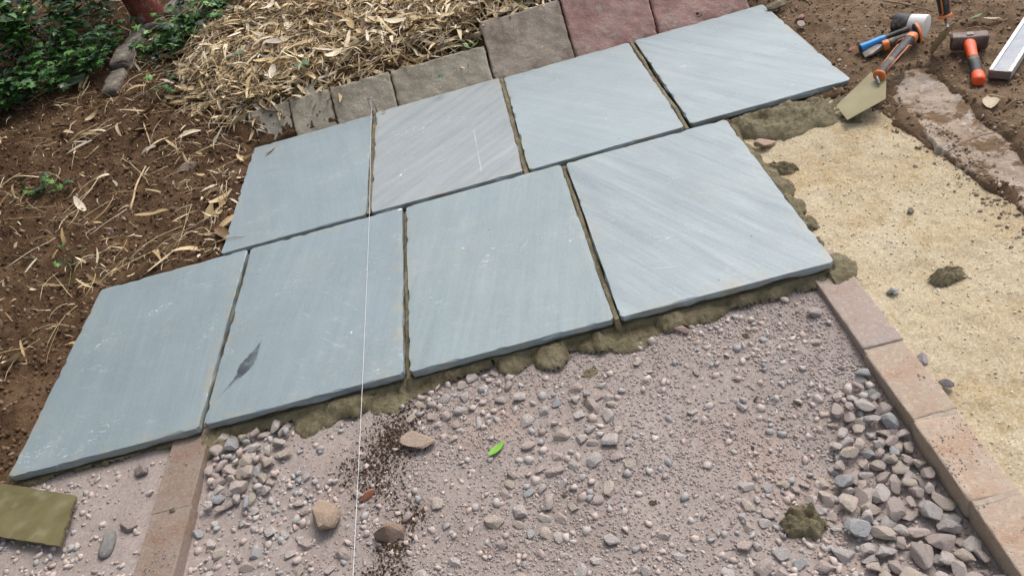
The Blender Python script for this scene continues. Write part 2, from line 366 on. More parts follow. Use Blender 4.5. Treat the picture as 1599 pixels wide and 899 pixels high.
def slab(name, x0, y0, wx, wy, mt, label, dz=0.0, tilt=(0, 0), yaw=0.0, seed=0, th=0.024):
    r = np.random.default_rng(100 + seed)
    st = 0.009
    nx = int(round(wx / st)); ny = int(round(wy / st))
    # outline (counter clockwise) around the slab centre
    def side(n): return np.linspace(0, 1, n, endpoint=False)
    hx, hy = wx / 2, wy / 2
    pts = np.concatenate([np.stack([-hx + wx * side(nx), np.full(nx, -hy)], 1), np.stack([np.full(ny, hx), -hy + wy * side(ny)], 1),
                          np.stack([hx - wx * side(nx), np.full(nx, hy)], 1), np.stack([np.full(ny, -hx), hy - wy * side(ny)], 1)])
    nrm = np.concatenate([np.tile([0, -1], (nx, 1)), np.tile([1, 0], (ny, 1)), np.tile([0, 1], (nx, 1)), np.tile([-1, 0], (ny, 1))]).astype(float)
    n = len(pts); s = np.arange(n) * st
    # soften corners
    for c0 in (0, nx, nx + ny, 2 * nx + ny):
        corner = pts[c0].copy()
        pts[c0] -= np.sign(corner) * (0.0035 + 0.002 * r.random())
    def ring(off, z, amp, fr, sd_):
        e = off + amp * fbm(s * fr, s * 0 + seed * 3.1, 3, sd_)
        return np.concatenate([pts + nrm * e[:, None], z[:, None] if isinstance(z, np.ndarray) else np.full((n, 1), z)], 1)
    chip = np.clip(vnoise(s * 30, s * 0 + seed, 5) - 0.60, 0, 1) * 0.020
    wob = 0.0022 * fbm(s * 5, s * 0 + seed, 3, 19)
    # top face: one grid whose border is the first ring
    GX, GY = np.meshgrid(np.linspace(-hx + 0.011, hx - 0.011, nx + 1), np.linspace(-hy + 0.011, hy - 0.011, ny + 1))
    GZ = 0.0011 * fbm(GX * 4 + seed, GY * 4, 3, 51 + seed) + 0.0005 * fbm(GX * 23 + seed, GY * 23, 3, 61)
    gid = np.arange((nx + 1) * (ny + 1)).reshape(ny + 1, nx + 1)
    bid = np.concatenate([gid[0, :-1], gid[:-1, -1], gid[-1, :0:-1], gid[:0:-1, 0]])
    top = np.stack([GX, GY, GZ], -1).reshape(-1, 3); n0 = len(top)
    r1 = ring(-0.0005 - chip * 0.8 + wob, -0.0002 - chip * 0.06, 0.0014, 14, 12)
    r2 = ring(0.0 - chip * 0.3 + wob, -0.0022 - chip * 0.3, 0.0030, 16, 13)
    r3 = ring(0.0005 + wob, -0.012 + 0.005 * fbm(s * 17, s * 0, 2, 15), 0.0065, 15, 14)
    r4 = ring(-0.003, -th, 0.0075, 13, 16)
    r5 = ring(-0.03, -th - 0.0005, 0.0, 6, 17)
    V = np.concatenate([top, r1, r2, r3, r4, r5])
    rings = [bid] + [n0 + k * n + np.arange(n) for k in range(5)]
    F_ = gridfaces(nx + 1, ny + 1).tolist(); nt_ = len(F_)
    for k in range(5):
        for i in range(n):
            jj = (i + 1) % n; F_.append((rings[k][i], rings[k + 1][i], rings[k + 1][jj], rings[k][jj]))
    F_.append(tuple(rings[5][::-1]))
    me = mesh(name, V, F_)
    me.polygons.foreach_set('use_smooth', np.ones(len(me.polygons), bool)); me.set_sharp_from_angle(angle=rad(14))
    return obj(name, me, mt, loc=(x0 + wx / 2, y0 + wy / 2, dz), rot=(tilt[0], tilt[1], yaw), label=label, cat='paving slab', group='grey sandstone paving slabs laid in two rows')
BL, BT = (0.255, 0.308, 0.328), (0.170, 0.218, 0.236)
rad = math.radians
SL = {}
def dirn(deg): return rad(deg)
sA = dict(A1=(0.004, 0.012, 0.586, 0.875), A2=(0.606, 0.010, 0.598, 0.888), A3=(1.222, 0.010, 0.597, 0.882), A4=(1.842, 0.022, 0.602, 0.868))
sB = dict(B1=(-0.475, -0.908, 0.594, 0.904), B2=(0.131, -0.906, 0.602, 0.898), B3=(0.745, -0.905, 0.597, 0.896), B4=(1.358, -0.907, 0.605, 0.893))
SPINDLE = [(0, 0.04), (1.0, 0.05), (0.12, 0.10), (0.25, 0.24), (0.4, 0.55), (0.52, 0.92), (0.6, 1.0), (0.68, 0.8), (0.78, 0.5), (0.9, 0.24)]; STRIPE = [(0, 0.2), (1.0, 0.5), (0.2, 1.0), (0.5, 0.4), (0.8, 1.0)]
q1, q2 = P(740, 203), P(752, 268)
spec = {
 'A1': (slab_mat('slab_stone_a', BL, BT, dirn(-80), 0.4, 0.7, seed=1.3), 'smooth blue-grey slab at the left end of the back row, beside the soil'),
 'A2': (slab_mat('slab_stone_b', (0.335, 0.362, 0.368), (0.178, 0.205, 0.215), dirn(41), 0.75, 0.9, warm=0.22, seed=2.1, stain=[((q1[0] - 0.905, q1[1] - 0.454), (q2[0] - 0.905, q2[1] - 0.454), 0.0026, 0.0, (0.60, 0.63, 0.64), 0.38, STRIPE)]), 'purplish grey slab with bold diagonal streaks, second in the back row'),
 'A3': (slab_mat('slab_stone_c', (0.315, 0.370, 0.385), (0.225, 0.272, 0.290), dirn(-50), 0.65, 0.5, seed=3.7), 'pale even grey slab, third from left in the back row below the red block'),
 'A4': (slab_mat('slab_stone_d', (0.315, 0.370, 0.383), (0.190, 0.236, 0.254), dirn(-57), 0.8, 0.5, seed=4.4), 'pale grey slab at the right end of the back row, nearest the tools'),
 'B1': (slab_mat('slab_stone_e', BL, BT, dirn(-87), 0.5, 1.0, seed=5.9), 'blue-grey slab at the left end of the front row with chalky white scuffs'),
 'B2': (slab_mat('slab_stone_f', BL, BT, dirn(-99), 0.5, 1.0, seed=6.2, stain=[((0.153 - 0.432, -0.809 + 0.457), (0.262 - 0.432, -0.580 + 0.457), 0.027, 0.060, (0.035, 0.046, 0.052), 0.95, SPINDLE)]), 'blue-grey slab with a dark spindle-shaped stain, second in the front row'),
 'B3': (slab_mat('slab_stone_g', (0.270, 0.325, 0.335), (0.178, 0.226, 0.240), dirn(-102), 0.7, 0.6, seed=7.5), 'greenish grey slab with faint lengthwise grain, third in the front row'),
 'B4': (slab_mat('slab_stone_h', (0.325, 0.380, 0.392), (0.168, 0.208, 0.226), dirn(-61), 0.8, 0.65, warm=0.1, seed=8.8), 'grey slab with broad diagonal banding at the right end of the front row'),
}
for i, (k, (x0, y0, wx, wy)) in enumerate({**sA, **sB}.items()):
    SL[k] = slab('paving_slab', x0 + 0.0022, y0 + 0.0022, wx - 0.0044, wy - 0.0044, spec[k][0], spec[k][1], dz=[0, .001, -.001, .0, .0, .001, -.0015, .0005][i],
                 tilt=(0.0015 * math.sin(i * 2.1), 0.0012 * math.cos(i * 1.3)), yaw=0.0015 * math.sin(i * 3.3), seed=i)

# ------------------------------------------------------------------ mortar
def mortar_bed(key, label, sides, fill, seed):
    """lumpy bed under one slab: only its rim is built, with squeeze-out on the open sides"""
    x0, y0, wx, wy = {**sA, **sB}[key]; x1, y1 = x0 + wx, y0 + wy
    st = 0.0042; pad = 0.12
    X, Y = np.meshgrid(np.arange(x0 - pad, x1 + pad, st), np.arange(y0 - pad, y1 + pad, st))
    dx = np.maximum(x0 - X, X - x1); dy = np.maximum(y0 - Y, Y - y1)
    d = np.maximum(dx, dy)
    top = -0.0275
    base = np.full(X.shape, -0.14); keep = np.zeros(X.shape, bool)
    n1 = fbm(X * 7, Y * 7, 3, seed); n2 = fbm(X * 24, Y * 24, 4, seed + 5, 0.65)
    Zm = np.where(d <= 0, top, -0.2)
    rl = np.random.default_rng(500 + seed); n4 = fbm(X * 75, Y * 75, 3, seed + 61, 0.7)
    wx_ = X + 0.022 * fbm(X * 14, Y * 14, 4, seed + 51, 0.6); wy_ = Y + 0.016 * fbm(X * 19 + 9, Y * 19, 4, seed + 52, 0.6)
    for sd_, (wd, amp) in sides.items():
        dd = {'f': y0 - wy_, 'b': wy_ - y1, 'l': x0 - wx_, 'r': wx_ - x1}[sd_]; d0 = {'f': y0 - Y, 'b': Y - y1, 'l': x0 - X, 'r': X - x1}[sd_]
        u = wx_ if sd_ in 'fb' else wy_; u0, u1 = (x0, x1) if sd_ in 'fb' else (y0, y1)
        lift = 0.004 if sd_ == 'r' else 0.0
        c = u0 - 0.01
        while c < u1 + 0.03:
            r_u = 0.016 + 0.105 * rl.random() ** 1.7; w_ = max(0.006, wd * (0.55 + 0.45 * min(1, r_u / 0.06)) + amp * rl.uniform(-1.25, 1.0)); hh = (rl.uniform(0.030, 0.052) if rl.random() < 0.75 else rl.uniform(0.014, 0.028)) + lift
            back = rl.uniform(0.0, 0.012)
            q = 1 - ((u - c) / r_u) ** 2 - (np.clip(dd + back, 0, 9) / (w_ + back)) ** 2
            cand = (-0.060 if sd_ == 'r' else -0.074) + hh * np.sqrt(np.clip(q, 0, 1)) ** 0.8 + 0.007 * n2 + 0.004 * n1 + 0.0055 * n4
            ok = (q > 0) & (d0 > -0.02)
            cand = np.where(d0 > 0.004, cand, np.minimum(cand, top))
            Zm = np.maximum(Zm, np.where(ok, cand, -0.2)); c += r_u * rl.uniform(0.55, 1.55)
        Zm = np.where((d0 > -0.03) & (d0 <= 0.0) & (d < 0.0), np.minimum(np.maximum(Zm, -0.045), -0.034 + 0.005 * n2), Zm)
    rim = d > -0.035
    # joints facing other slabs: filled to a varying depth
    for sd_, lev in fill.items():
        dd = {'f': y0 - Y, 'b': Y - y1, 'l': x0 - X, 'r': X - x1}[sd_]
        u = X if sd_ in 'fb' else Y
        other = dx if sd_ in 'fb' else dy
        ok = (dd > -0.012) & (dd < 0.017) & (other < 0.004)
        Zm = np.where(ok & (dd > -0.001), np.maximum(Zm, lev + 0.016 * fbm(u * 6, u * 0, 3, seed + 31) + 0.004 * n2), Zm)
    keep = rim & (Zm > -0.125)
    me = hf('mortar_bed', X, Y, Zm, keep)
    return obj('mortar_bed', me, G['mortar'], label=label, cat='mortar', group='mortar beds under the slabs')
mortar_bed('B1', 'thin olive mortar showing along the left and back edges of the leftmost front slab', {'l': (0.045, 0.03), 'b': (0.05, 0.03), 'f': (0.004, 0.012)}, {'r': -0.040}, 1)
mortar_bed('B2', 'olive mortar squeezed out below the stained slab, beside the left brick', {'f': (0.052, 0.032)}, {'r': -0.016, 'b': -0.03}, 2)
mortar_bed('B3', 'lumpy mortar ridge below the third front slab, above the green leaf', {'f': (0.055, 0.028)}, {'r': -0.012, 'b': -0.026}, 3)
mortar_bed('B4', 'rounded mortar bead around the right front slab, meeting the right brick edging', {'f': (0.054, 0.028), 'r': (0.055, 0.025)}, {'b': -0.024}, 4)
mortar_bed('A1', 'narrow strip of mortar along the left edge of the leftmost back slab', {'l': (0.012, 0.02)}, {'r': -0.010}, 5)
mortar_bed('A2', 'mortar filling the joint right of the purplish streaked slab', {}, {'r': -0.013}, 6)
mortar_bed('A3', 'pale mortar filling the joint between the two right back slabs', {}, {'r': -0.004}, 7)
# big fresh heap below the last back slab
def heap(name, poly, base, hgt, label, seed, st=0.006, edge=0.035, rough=0.012):
    a = np.array(poly); lo = a.min(0) - 0.05; hi = a.max(0) + 0.05
    X, Y = np.meshgrid(np.arange(lo[0], hi[0], st), np.arange(lo[1], hi[1], st))
    d = sdf(poly, X, Y) + 0.016 * fbm(X * 14, Y * 14, 3, seed) + 0.006 * fbm(X * 50, Y * 50, 2, seed + 3)
    t = np.clip(-d / edge, 0, 1); prof = np.sqrt(np.clip(1 - (1 - t) ** 2, 0, 1))
    Zm = base - 0.02 + prof * (hgt + 0.02) + rough * t * (fbm(X * 12, Y * 12, 3, seed + 7) + 0.7 * fbm(X * 45, Y * 45, 4, seed + 9, 0.65))
    me = hf(name, X, Y, Zm, d < 0.004)
    return obj(name, me, G['mortar'], label=label, cat='mortar')
heap('mortar_heap', [(1.97, 0.03), (1.975, -0.10), (2.05, -0.17), (2.12, -0.205), (2.22, -0.20), (2.30, -0.235), (2.37, -0.235), (2.40, -0.17), (2.45, -0.12), (2.43, 0.05)],
     -0.045, 0.030, 'wet olive mortar heap spread below the right back slab, under the big trowel', 71, edge=0.055, rough=0.026)

# ------------------------------------------------------------------ brick edging
def brick_mat(name, stops, dust, amt):
    m = M(name); c = m.ramp(m.noise(9, 8, 0.65), stops)
    c = m.mix(m.math('MULTIPLY', m.rng(m.noise(13, 8, 0.68, m.map(m.co(), loc=(4, 1, 2))), 0.34, 0.60), amt), c, dust)
    c = m.mix(m.math('MULTIPLY', m.rand(), 0.35), c, tuple(q * 0.72 for q in dust))
    c = m.mix(m.math('MULTIPLY', m.rng(m.noise(70, 8, 0.75), 0.5, 0.68), 0.55), c, tuple(min(1, q * 1.35) for q in dust))
    c = m.mix(m.rng(m.noise(160, 3, 0.6), 0.64, 0.72), c, (0.15, 0.105, 0.08))
    b = m.bump(m.noise(30, 9, 0.74), 0.7, 0.010); b = m.bump(m.noise(220, 4, 0.7), 0.4, 0.002, b)
    return m.out(c, 0.92, b, 0.15)
BR = brick_mat('dusty_orange_brick', [(0.3, (0.38, 0.225, 0.15)), (0.5, (0.43, 0.30, 0.215)), (0.7, (0.46, 0.35, 0.265))], (0.445, 0.36, 0.285), 1.0)
BR2 = brick_mat('pinkish_dusty_brick', [(0.3, (0.34, 0.225, 0.175)), (0.5, (0.40, 0.30, 0.24)), (0.7, (0.43, 0.345, 0.295))], (0.395, 0.325, 0.285), 0.95)
BL2 = brick_mat('brown_dusty_brick', [(0.3, (0.22, 0.13, 0.09)), (0.5, (0.26, 0.18, 0.135)), (0.7, (0.285, 0.215, 0.172))], (0.275, 0.218, 0.183), 1.0)
def brick_mesh(name, lx, ly, lz, seed, bev=0.0035, amp=0.0022, st=0.009):
    """block with rounded, chipped arrises: gridded box, rounded analytically, then worn with noise"""
    h = np.array([lx, ly, lz]) / 2
    def coords(L):
        n = max(4, int(L / st)); c = np.linspace(-L / 2, L / 2, n + 1)
        return np.unique(np.concatenate([c, [-L / 2 + bev * 0.5, -L / 2 + bev, -L / 2 + bev * 2, L / 2 - bev * 0.5, L / 2 - bev, L / 2 - bev * 2]]))
    C_ = [coords(L) for L in (lx, ly, lz)]
    bm = bmesh.new()
    for ax in range(3):
        a, b = [k for k in range(3) if k != ax]
        for sg in (-1, 1):
            vs_ = []
            for u in C_[a]:
                row = []
                for v in C_[b]:
                    q = [0, 0, 0]; q[ax] = sg * h[ax]; q[a] = u; q[b] = v; row.append(bm.verts.new(q))
                vs_.append(row)
            for i in range(len(C_[a]) - 1):
                for k in range(len(C_[b]) - 1):
                    f = (vs_[i][k], vs_[i + 1][k], vs_[i + 1][k + 1], vs_[i][k + 1])
                    bm.faces.new(f if (sg > 0) != (ax == 1) else f[::-1])
    bmesh.ops.remove_doubles(bm, verts=bm.verts, dist=1e-6)
    me = bpy.data.meshes.new(name); bm.to_mesh(me); bm.free()
    V = np.empty(len(me.vertices) * 3, np.float32); me.vertices.foreach_get('co', V); V = V.reshape(-1, 3).astype(float)
    x, y, z = V.T
    e = np.sort(h - np.abs(V), 1)                                # distance to the nearest and second nearest face
    chipn = np.clip(vnoise(x * 45 + z * 33 + seed, y * 45 - z * 27, seed) - 0.5, 0, 1)
    bv = bev * (1 + 3.0 * chipn) 
    inner = np.clip(V, -(h - bv[:, None]), h - bv[:, None]); dlt = V - inner; L_ = np.linalg.norm(dlt, axis=1, keepdims=True)
    V = np.where(L_ > 1e-9, inner + dlt / np.maximum(L_, 1e-9) * np.minimum(L_, bv[:, None]), V)
    nd = dlt / np.maximum(L_, 1e-9)
    V = V + nd * (amp * (fbm(x * 16 + z * 11 + seed, y * 16 - z * 13, 4, seed + 3, 0.6)))[:, None]
    me.vertices.foreach_set('co', V.astype(np.float32).ravel()); me.update()
    me.polygons.foreach_set('use_smooth', np.ones(len(me.polygons), bool)); return me
e1 = thing('brick_edging', 'row of dusty orange bricks between the gravel and the yellow sand', 'brick edging', (1.952, -1.3, -0.08))
ys = -0.80; bi = 0
for L in (0.40, 0.232, 0.222, 0.218, 0.22):
    me = brick_mesh('brick', 0.101, L - 0.008, 0.066, 40 + bi)
    o = obj('brick', me, BR2 if bi == 0 else BR, e1, loc=(0.001 * math.sin(bi * 2.2), ys - L / 2 + 1.3, [0.006, 0.002, 0.001, 0.0, -0.001][bi]), rot=(0.004 * math.sin(bi * 5), 0.012 * math.cos(bi * 3), 0.014 * math.sin(bi * 1.7)))
    if bi == 0: o['label'] = 'pinkish first brick half under the slab'
    ys -= L; bi += 1
jm = M('gritty_joint'); G['joint'] = jm.out(jm.ramp(jm.noise(60, 6), [(0.3, (0.30, 0.235, 0.19)), (0.7, (0.46, 0.38, 0.30))]), 0.95, jm.bump(jm.noise(120, 5), 0.7, 0.004), 0.1)
bmj = brick_mesh('mortar_joint', 0.097, 0.020, 0.060, 77, bev=0.003)
yy = -0.80
for k, L in enumerate((0.40, 0.232, 0.222, 0.218)):
    yy -= L; obj('mortar_joint', bmj, G['joint'], e1, loc=(0, yy + 1.3, 0.0034))
e2 = thing('brick_edging', 'brown weathered bricks end to end between the dusty ground and pale stones', 'brick edging', (0.075, -1.1, -0.0635))
ys = -0.82
for k, L in enumerate((0.33, 0.215, 0.22)):
    me = brick_mesh('brick', 0.112, L + 0.0006, 0.066, 60 + k, bev=0.0014)
    obj('brick', me, BL2, e2, loc=(0.001 * k, ys - L / 2 + 1.1, [-0.004, -0.0046, -0.006][k]), rot=(0.0, 0.01 - 0.012 * k, -0.006 - 0.006 * k)); ys -= L

# ------------------------------------------------------------------ retaining edging behind the slabs
def block_mat(name, stops, dark, amt=0.6):
    m = M(name); c = m.ramp(m.noise(7, 9, 0.66), stops)
    c = m.mix(m.math('MULTIPLY', m.rng(m.noise(5, 8, 0.7, m.map(m.map(m.co(), sc=(1, 1, 0.6)), loc=(2, 5, 3))), 0.46, 0.66), amt), c, dark)
    c = m.mix(m.rng(m.noise(38, 7, 0.7, m.map(m.co(), loc=(7, 1, 3))), 0.62, 0.72), c, tuple(min(1, q * 1.7) for q in stops[1][1]))
    c = m.mix(m.math('MULTIPLY', m.rng(m.noise(15, 9, 0.75, m.map(m.co(), loc=(1, 9, 4))), 0.5, 0.64), 0.55), c, (0.47, 0.42, 0.35))
    c = m.mix(m.math('MULTIPLY', m.rng(m.noise(90, 5, 0.7), 0.58, 0.68), 0.35), c, dark)
    b = m.bump(m.noise(24, 8, 0.72), 0.7, 0.014); b = m.bump(m.noise(140, 5, 0.7), 0.6, 0.004, b)
    return m.out(c, 0.9, b, 0.2)
KG = block_mat('mossy_concrete', [(0.3, (0.23, 0.195, 0.14)), (0.5, (0.37, 0.325, 0.25)), (0.72, (0.49, 0.445, 0.36))], (0.115, 0.09, 0.058), 0.5)
KB = block_mat('brown_stained_block', [(0.3, (0.235, 0.175, 0.13)), (0.5, (0.38, 0.31, 0.245)), (0.72, (0.47, 0.40, 0.33))], (0.12, 0.075, 0.055))
KR = block_mat('red_block', [(0.3, (0.31, 0.155, 0.13)), (0.5, (0.45, 0.27, 0.23)), (0.72, (0.54, 0.40, 0.35))], (0.17, 0.10, 0.085), 0.6)
ed = thing('retaining_edging', 'row of leaning concrete blocks holding back the bank behind the slabs', 'edging', (1.0, 0.95, 0.0))
lean = rad(44)
for k, (xa, xb, L, mt, dy, lb) in enumerate([(-0.02, 0.195, 0.19, KG, 0.035, None), (0.20, 0.402, 0.205, KG, 0.012, None), (0.408, 0.706, 0.205, KG, 0.0, None), (0.712, 1.172, 0.205, KG, 0.0, 'long olive grey block'),
                                          (1.180, 1.566, 0.305, KB, 0.012, 'tall brown stained block'), (1.573, 1.965, 0.31, KR, 0.012, 'tall red block'), (1.972, 2.40, 0.31, KR, 0.012, 'dark red block at the end')]):
    me = brick_mesh('block', xb - xa, 0.05, L, 80 + k, bev=0.008, amp=0.005)
    # bottom front edge at y ~0.915 just behind the slabs
    a = lean - (0.06 if k > 3 else 0) + 0.02 * math.sin(k * 2.3)
    s_, c_ = math.sin(a), math.cos(a)
    fy, fz = 0.912 + dy, -0.035
    cy = fy + s_ * L / 2 + c_ * 0.025; cz = fz + c_ * L / 2 - s_ * 0.025
    o = obj('block', me, mt, ed, loc=((xa + xb) / 2 - 1.0, cy - 0.95, cz), rot=(-a, 0.012 * math.sin(k * 3.1), 0.012 * math.sin(k * 1.9)))
    if lb: o['label'] = lb

# ------------------------------------------------------------------ old broken concrete strip beside the sand
a = np.array(CONCPOLY); lo = a.min(0) - 0.06; hi = a.max(0) + 0.06
X, Y = np.meshgrid(np.arange(lo[0], hi[0], 0.006), np.arange(lo[1], hi[1], 0.006))
d = sdf(CONCPOLY, X, Y) + 0.034 * fbm(X * 9, Y * 9, 4, 91, 0.65) + 0.008 * fbm(X * 50, Y * 50, 2, 92)
front = sst(-0.25, -0.45, Y)
Zc = -0.030 + 0.015 * fbm(X * 6, Y * 6, 4, 93) + 0.010 * fbm(X * 34, Y * 34, 4, 94, 0.65) + 0.010 * sst(2.62, 2.5, X) * front
Zc = np.where(d > 0, Zc - 0.075 * np.clip(d / 0.012, 0, 1) * (0.55 + 0.45 * front), Zc)
Zc -= 0.02 * sst(-0.03, 0.0, d) * sst(2.55, 2.68, X)
obj('broken_concrete', hf('broken_concrete', X, Y, Zc, d < 0.014), G['concrete'], label='broken pinkish concrete strip with a ragged edge along the sand', cat='concrete')

# ------------------------------------------------------------------ loose stones
def ico(sub):
    bm = bmesh.new(); bmesh.ops.create_icosphere(bm, subdivisions=sub, radius=1.0)
    V = np.array([v.co[:] for v in bm.verts]); F_ = np.array([[v.index for v in f.verts] for f in bm.faces]); bm.free(); return V, F_
IV0 = np.array([(1, 0, 0), (-1, 0, 0), (0, 1, 0), (0, -1, 0), (0, 0, 1), (0, 0, -1)], float); IF0 = np.array([(0, 2, 4), (2, 1, 4), (1, 3, 4), (3, 0, 4), (2, 0, 5), (1, 2, 5), (3, 1, 5), (0, 3, 5)])
IV1, IF1 = ico(1); IV3, IF3 = ico(3); IV2, IF2 = ico(2)
def chunk(V, r, cuts=12, dmin=0.42, dmax=0.84, ax=(1.0, 0.82, 0.62)):
    V = V.copy()
    for _ in range(cuts):
        n = r.normal(size=3); n /= np.linalg.norm(n); d = r.uniform(dmin, dmax)
        t = V @ n - d; V -= np.where(t > 0, t, 0)[:, None] * n * 0.94
    if len(V) > 100:
        V = V * (1 + 0.07 * (fbm(V[:, 0] * 2.3 + 7 * r.random(), V[:, 1] * 2.3 + V[:, 2] * 1.7, 3, int(r.integers(999)))))[:, None]
    V = V * np.array(ax); V -= (V.max(0) + V.min(0)) / 2
    return V / np.abs(V).max()
sr = np.random.default_rng(11)
SHAPES = [chunk(IV3, sr, ax=(1, sr.uniform(.6, .92), sr.uniform(.36, .62))) for _ in range(16)]
def stone_mesh(name, k, mt):
    me = mesh(name, SHAPES[k], IF3, smooth=True); me.materials.append(mt)
    # keep facet edges crisp where planes meet
    me.set_sharp_from_angle(angle=rad(15)); return me
SCOL = {'pinkish': (0.52, 0.43, 0.385), 'pale': (0.60, 0.54, 0.495), 'grey': (0.49, 0.455, 0.43), 'blue-grey': (0.41, 0.425, 0.43), 'beige': (0.56, 0.475, 0.39)}
def cls_mat(nm, c):
    m = M('stone_' + nm.replace('-', '_')); r = m.rand()
    cc = m.mix(m.math('MULTIPLY', r, 0.45), c, tuple(q * 0.74 for q in c))
    cc = m.mix(m.rng(m.noise(3.0, 7, 0.7), 0.4, 0.7), cc, m.mix(0.55, cc, (0.47, 0.39, 0.36)))
    cc = m.mix(m.math('MULTIPLY', m.rng(m.noise(1.7, 6, 0.65, m.map(m.co(), loc=(3, 1, 4))), 0.48, 0.68), 0.5), cc, (0.38, 0.315, 0.28))
    b = m.bump(m.noise(5, 8, 0.7), 0.5, 0.10); b = m.bump(m.noise(22, 5, 0.7), 0.35, 0.03, b)
    return m.out(cc, 0.9, b, 0.2)
SCM = {k: cls_mat(k, c) for k, c in SCOL.items()}
SM = {k: [stone_mesh('stone', q, SCM[k]) for q in range(16)] for k in SCOL}
SPROB = ['pinkish'] * 8 + ['pale'] * 5 + ['grey'] * 3 + ['blue-grey'] * 1 + ['beige'] * 4
CL = [  # pixel polygon, tries, radius range (m), dense?, name, label, group
 ([(1335, 585), (1368, 585), (1450, 700), (1612, 900), (1612, 960), (1420, 960), (1340, 840), (1300, 720), (1300, 620)], 5200, (0.013, 0.027), 1,
  'pale pinkish grey stone in the deep pile beside the right brick edging', 'stones piled against the right bricks'),
 ([(1165, 735), (1310, 740), (1325, 860), (1290, 930), (1180, 930), (1150, 810)], 300, (0.012, 0.024), 0.6,
  'pale angular stone ringing the round mortar lump near the lower right', 'stones around the mortar lump'),
 ([(835, 620), (950, 590), (975, 690), (950, 770), (840, 840), (760, 820), (800, 720)], 360, (0.011, 0.025), 0.55,
  'pale grey stone in the loose cluster right of the green leaf', 'stones right of the green leaf'),
 ([(655, 605), (800, 565), (830, 640), (700, 690), (640, 665)], 260, (0.010, 0.021), 0.5,
  'small pale stone below the mortar between the string and the green leaf', 'stones below the mortar ridge'),
 ([(330, 690), (452, 664), (450, 725), (405, 790), (305, 805)], 260, (0.013, 0.027), 1,
  'rounded pale stone heaped beside the left brown bricks', 'stones heaped beside the left bricks'),
 ([(300, 800), (560, 715), (560, 915), (285, 915)], 95, (0.010, 0.023), 0,
  'pale stone scattered on the dusty gravel left of the string', 'scattered stones left of the string'),
 ([(970, 515), (1275, 450), (1300, 690), (1150, 915), (960, 915)], 110, (0.008, 0.016), 0,
  'small stone scattered on the fine crushed gravel in the middle right', 'scattered stones on fine gravel'),
 ([(620, 770), (960, 830), (960, 915), (620, 915)], 55, (0.009, 0.019), 0,
  'pale stone lying near the bottom edge right of the string', 'scattered stones near the bottom edge'),
 ([(10, 850), (170, 740), (255, 700), (235, 860), (190, 915), (10, 915)], 10, (0.008, 0.014), 0,
  'small stone half sunk in the dusty ground left of the brown bricks', 'stones left of the brown bricks'),
]
placed = []
LUMP = P(1251, 818, -0.08)
BIGS = [(510, 802, 0.056), (653, 690, 0.05), (607, 828, 0.034)]
avoid = [(P(a, b, -0.06)[0], P(a, b, -0.06)[1], r_) for a, b, r_ in BIGS] + [(LUMP[0], LUMP[1], 0.052)]
for ci, (poly, n, (r0, r1), dense, lb, gp) in enumerate(CL):
    wp = PX(poly, -0.07); a = np.array(wp); lo, hi = a.min(0), a.max(0); k = 0
    while k < n:
        k += 1
        x, y = sr.uniform(lo, hi)
        if sdf(wp, np.array([x]), np.array([y]))[0] > 0: continue
        r = r0 + (r1 - r0) * sr.random() ** 1.3
        if ci == 0: r *= 0.8 + 0.3 * float(sst(-1.2, -1.55, y))
        if x > 1.897 - r * 0.75 or (0.005 < x < 0.134 + r * 0.8) or y > -0.925: continue
        if any(math.hypot(x - q[0], y - q[1]) < q[2] + r * 0.7 for q in avoid): continue
        g = float(Hgrav(x, y)); z = g + r * 0.20
        bad = False
        for (x2, y2, z2, rr, *_) in placed:
            dd = math.hypot(x - x2, y - y2); R = (r + rr) * 0.84
            if dd < R:
                if dense == 1 and dd > 0.45 * R: z = max(z, z2 + math.sqrt(R * R - dd * dd) * 0.5)
                else: bad = True; break
        if bad or z > g + (0.016 if dense == 1 else 0.3) + r * 0.3: continue
        placed.append((x, y, z, r, lb, gp))
pr = np.array([q[:4] for q in placed]); _, _, dep = to_px(pr[:, 0], pr[:, 1], pr[:, 2]); order = np.argsort(-pr[:, 3] / dep)
uu, vv, _ = to_px(pr[:, 0], pr[:, 1], pr[:, 2])
rest = []; cnt = 0
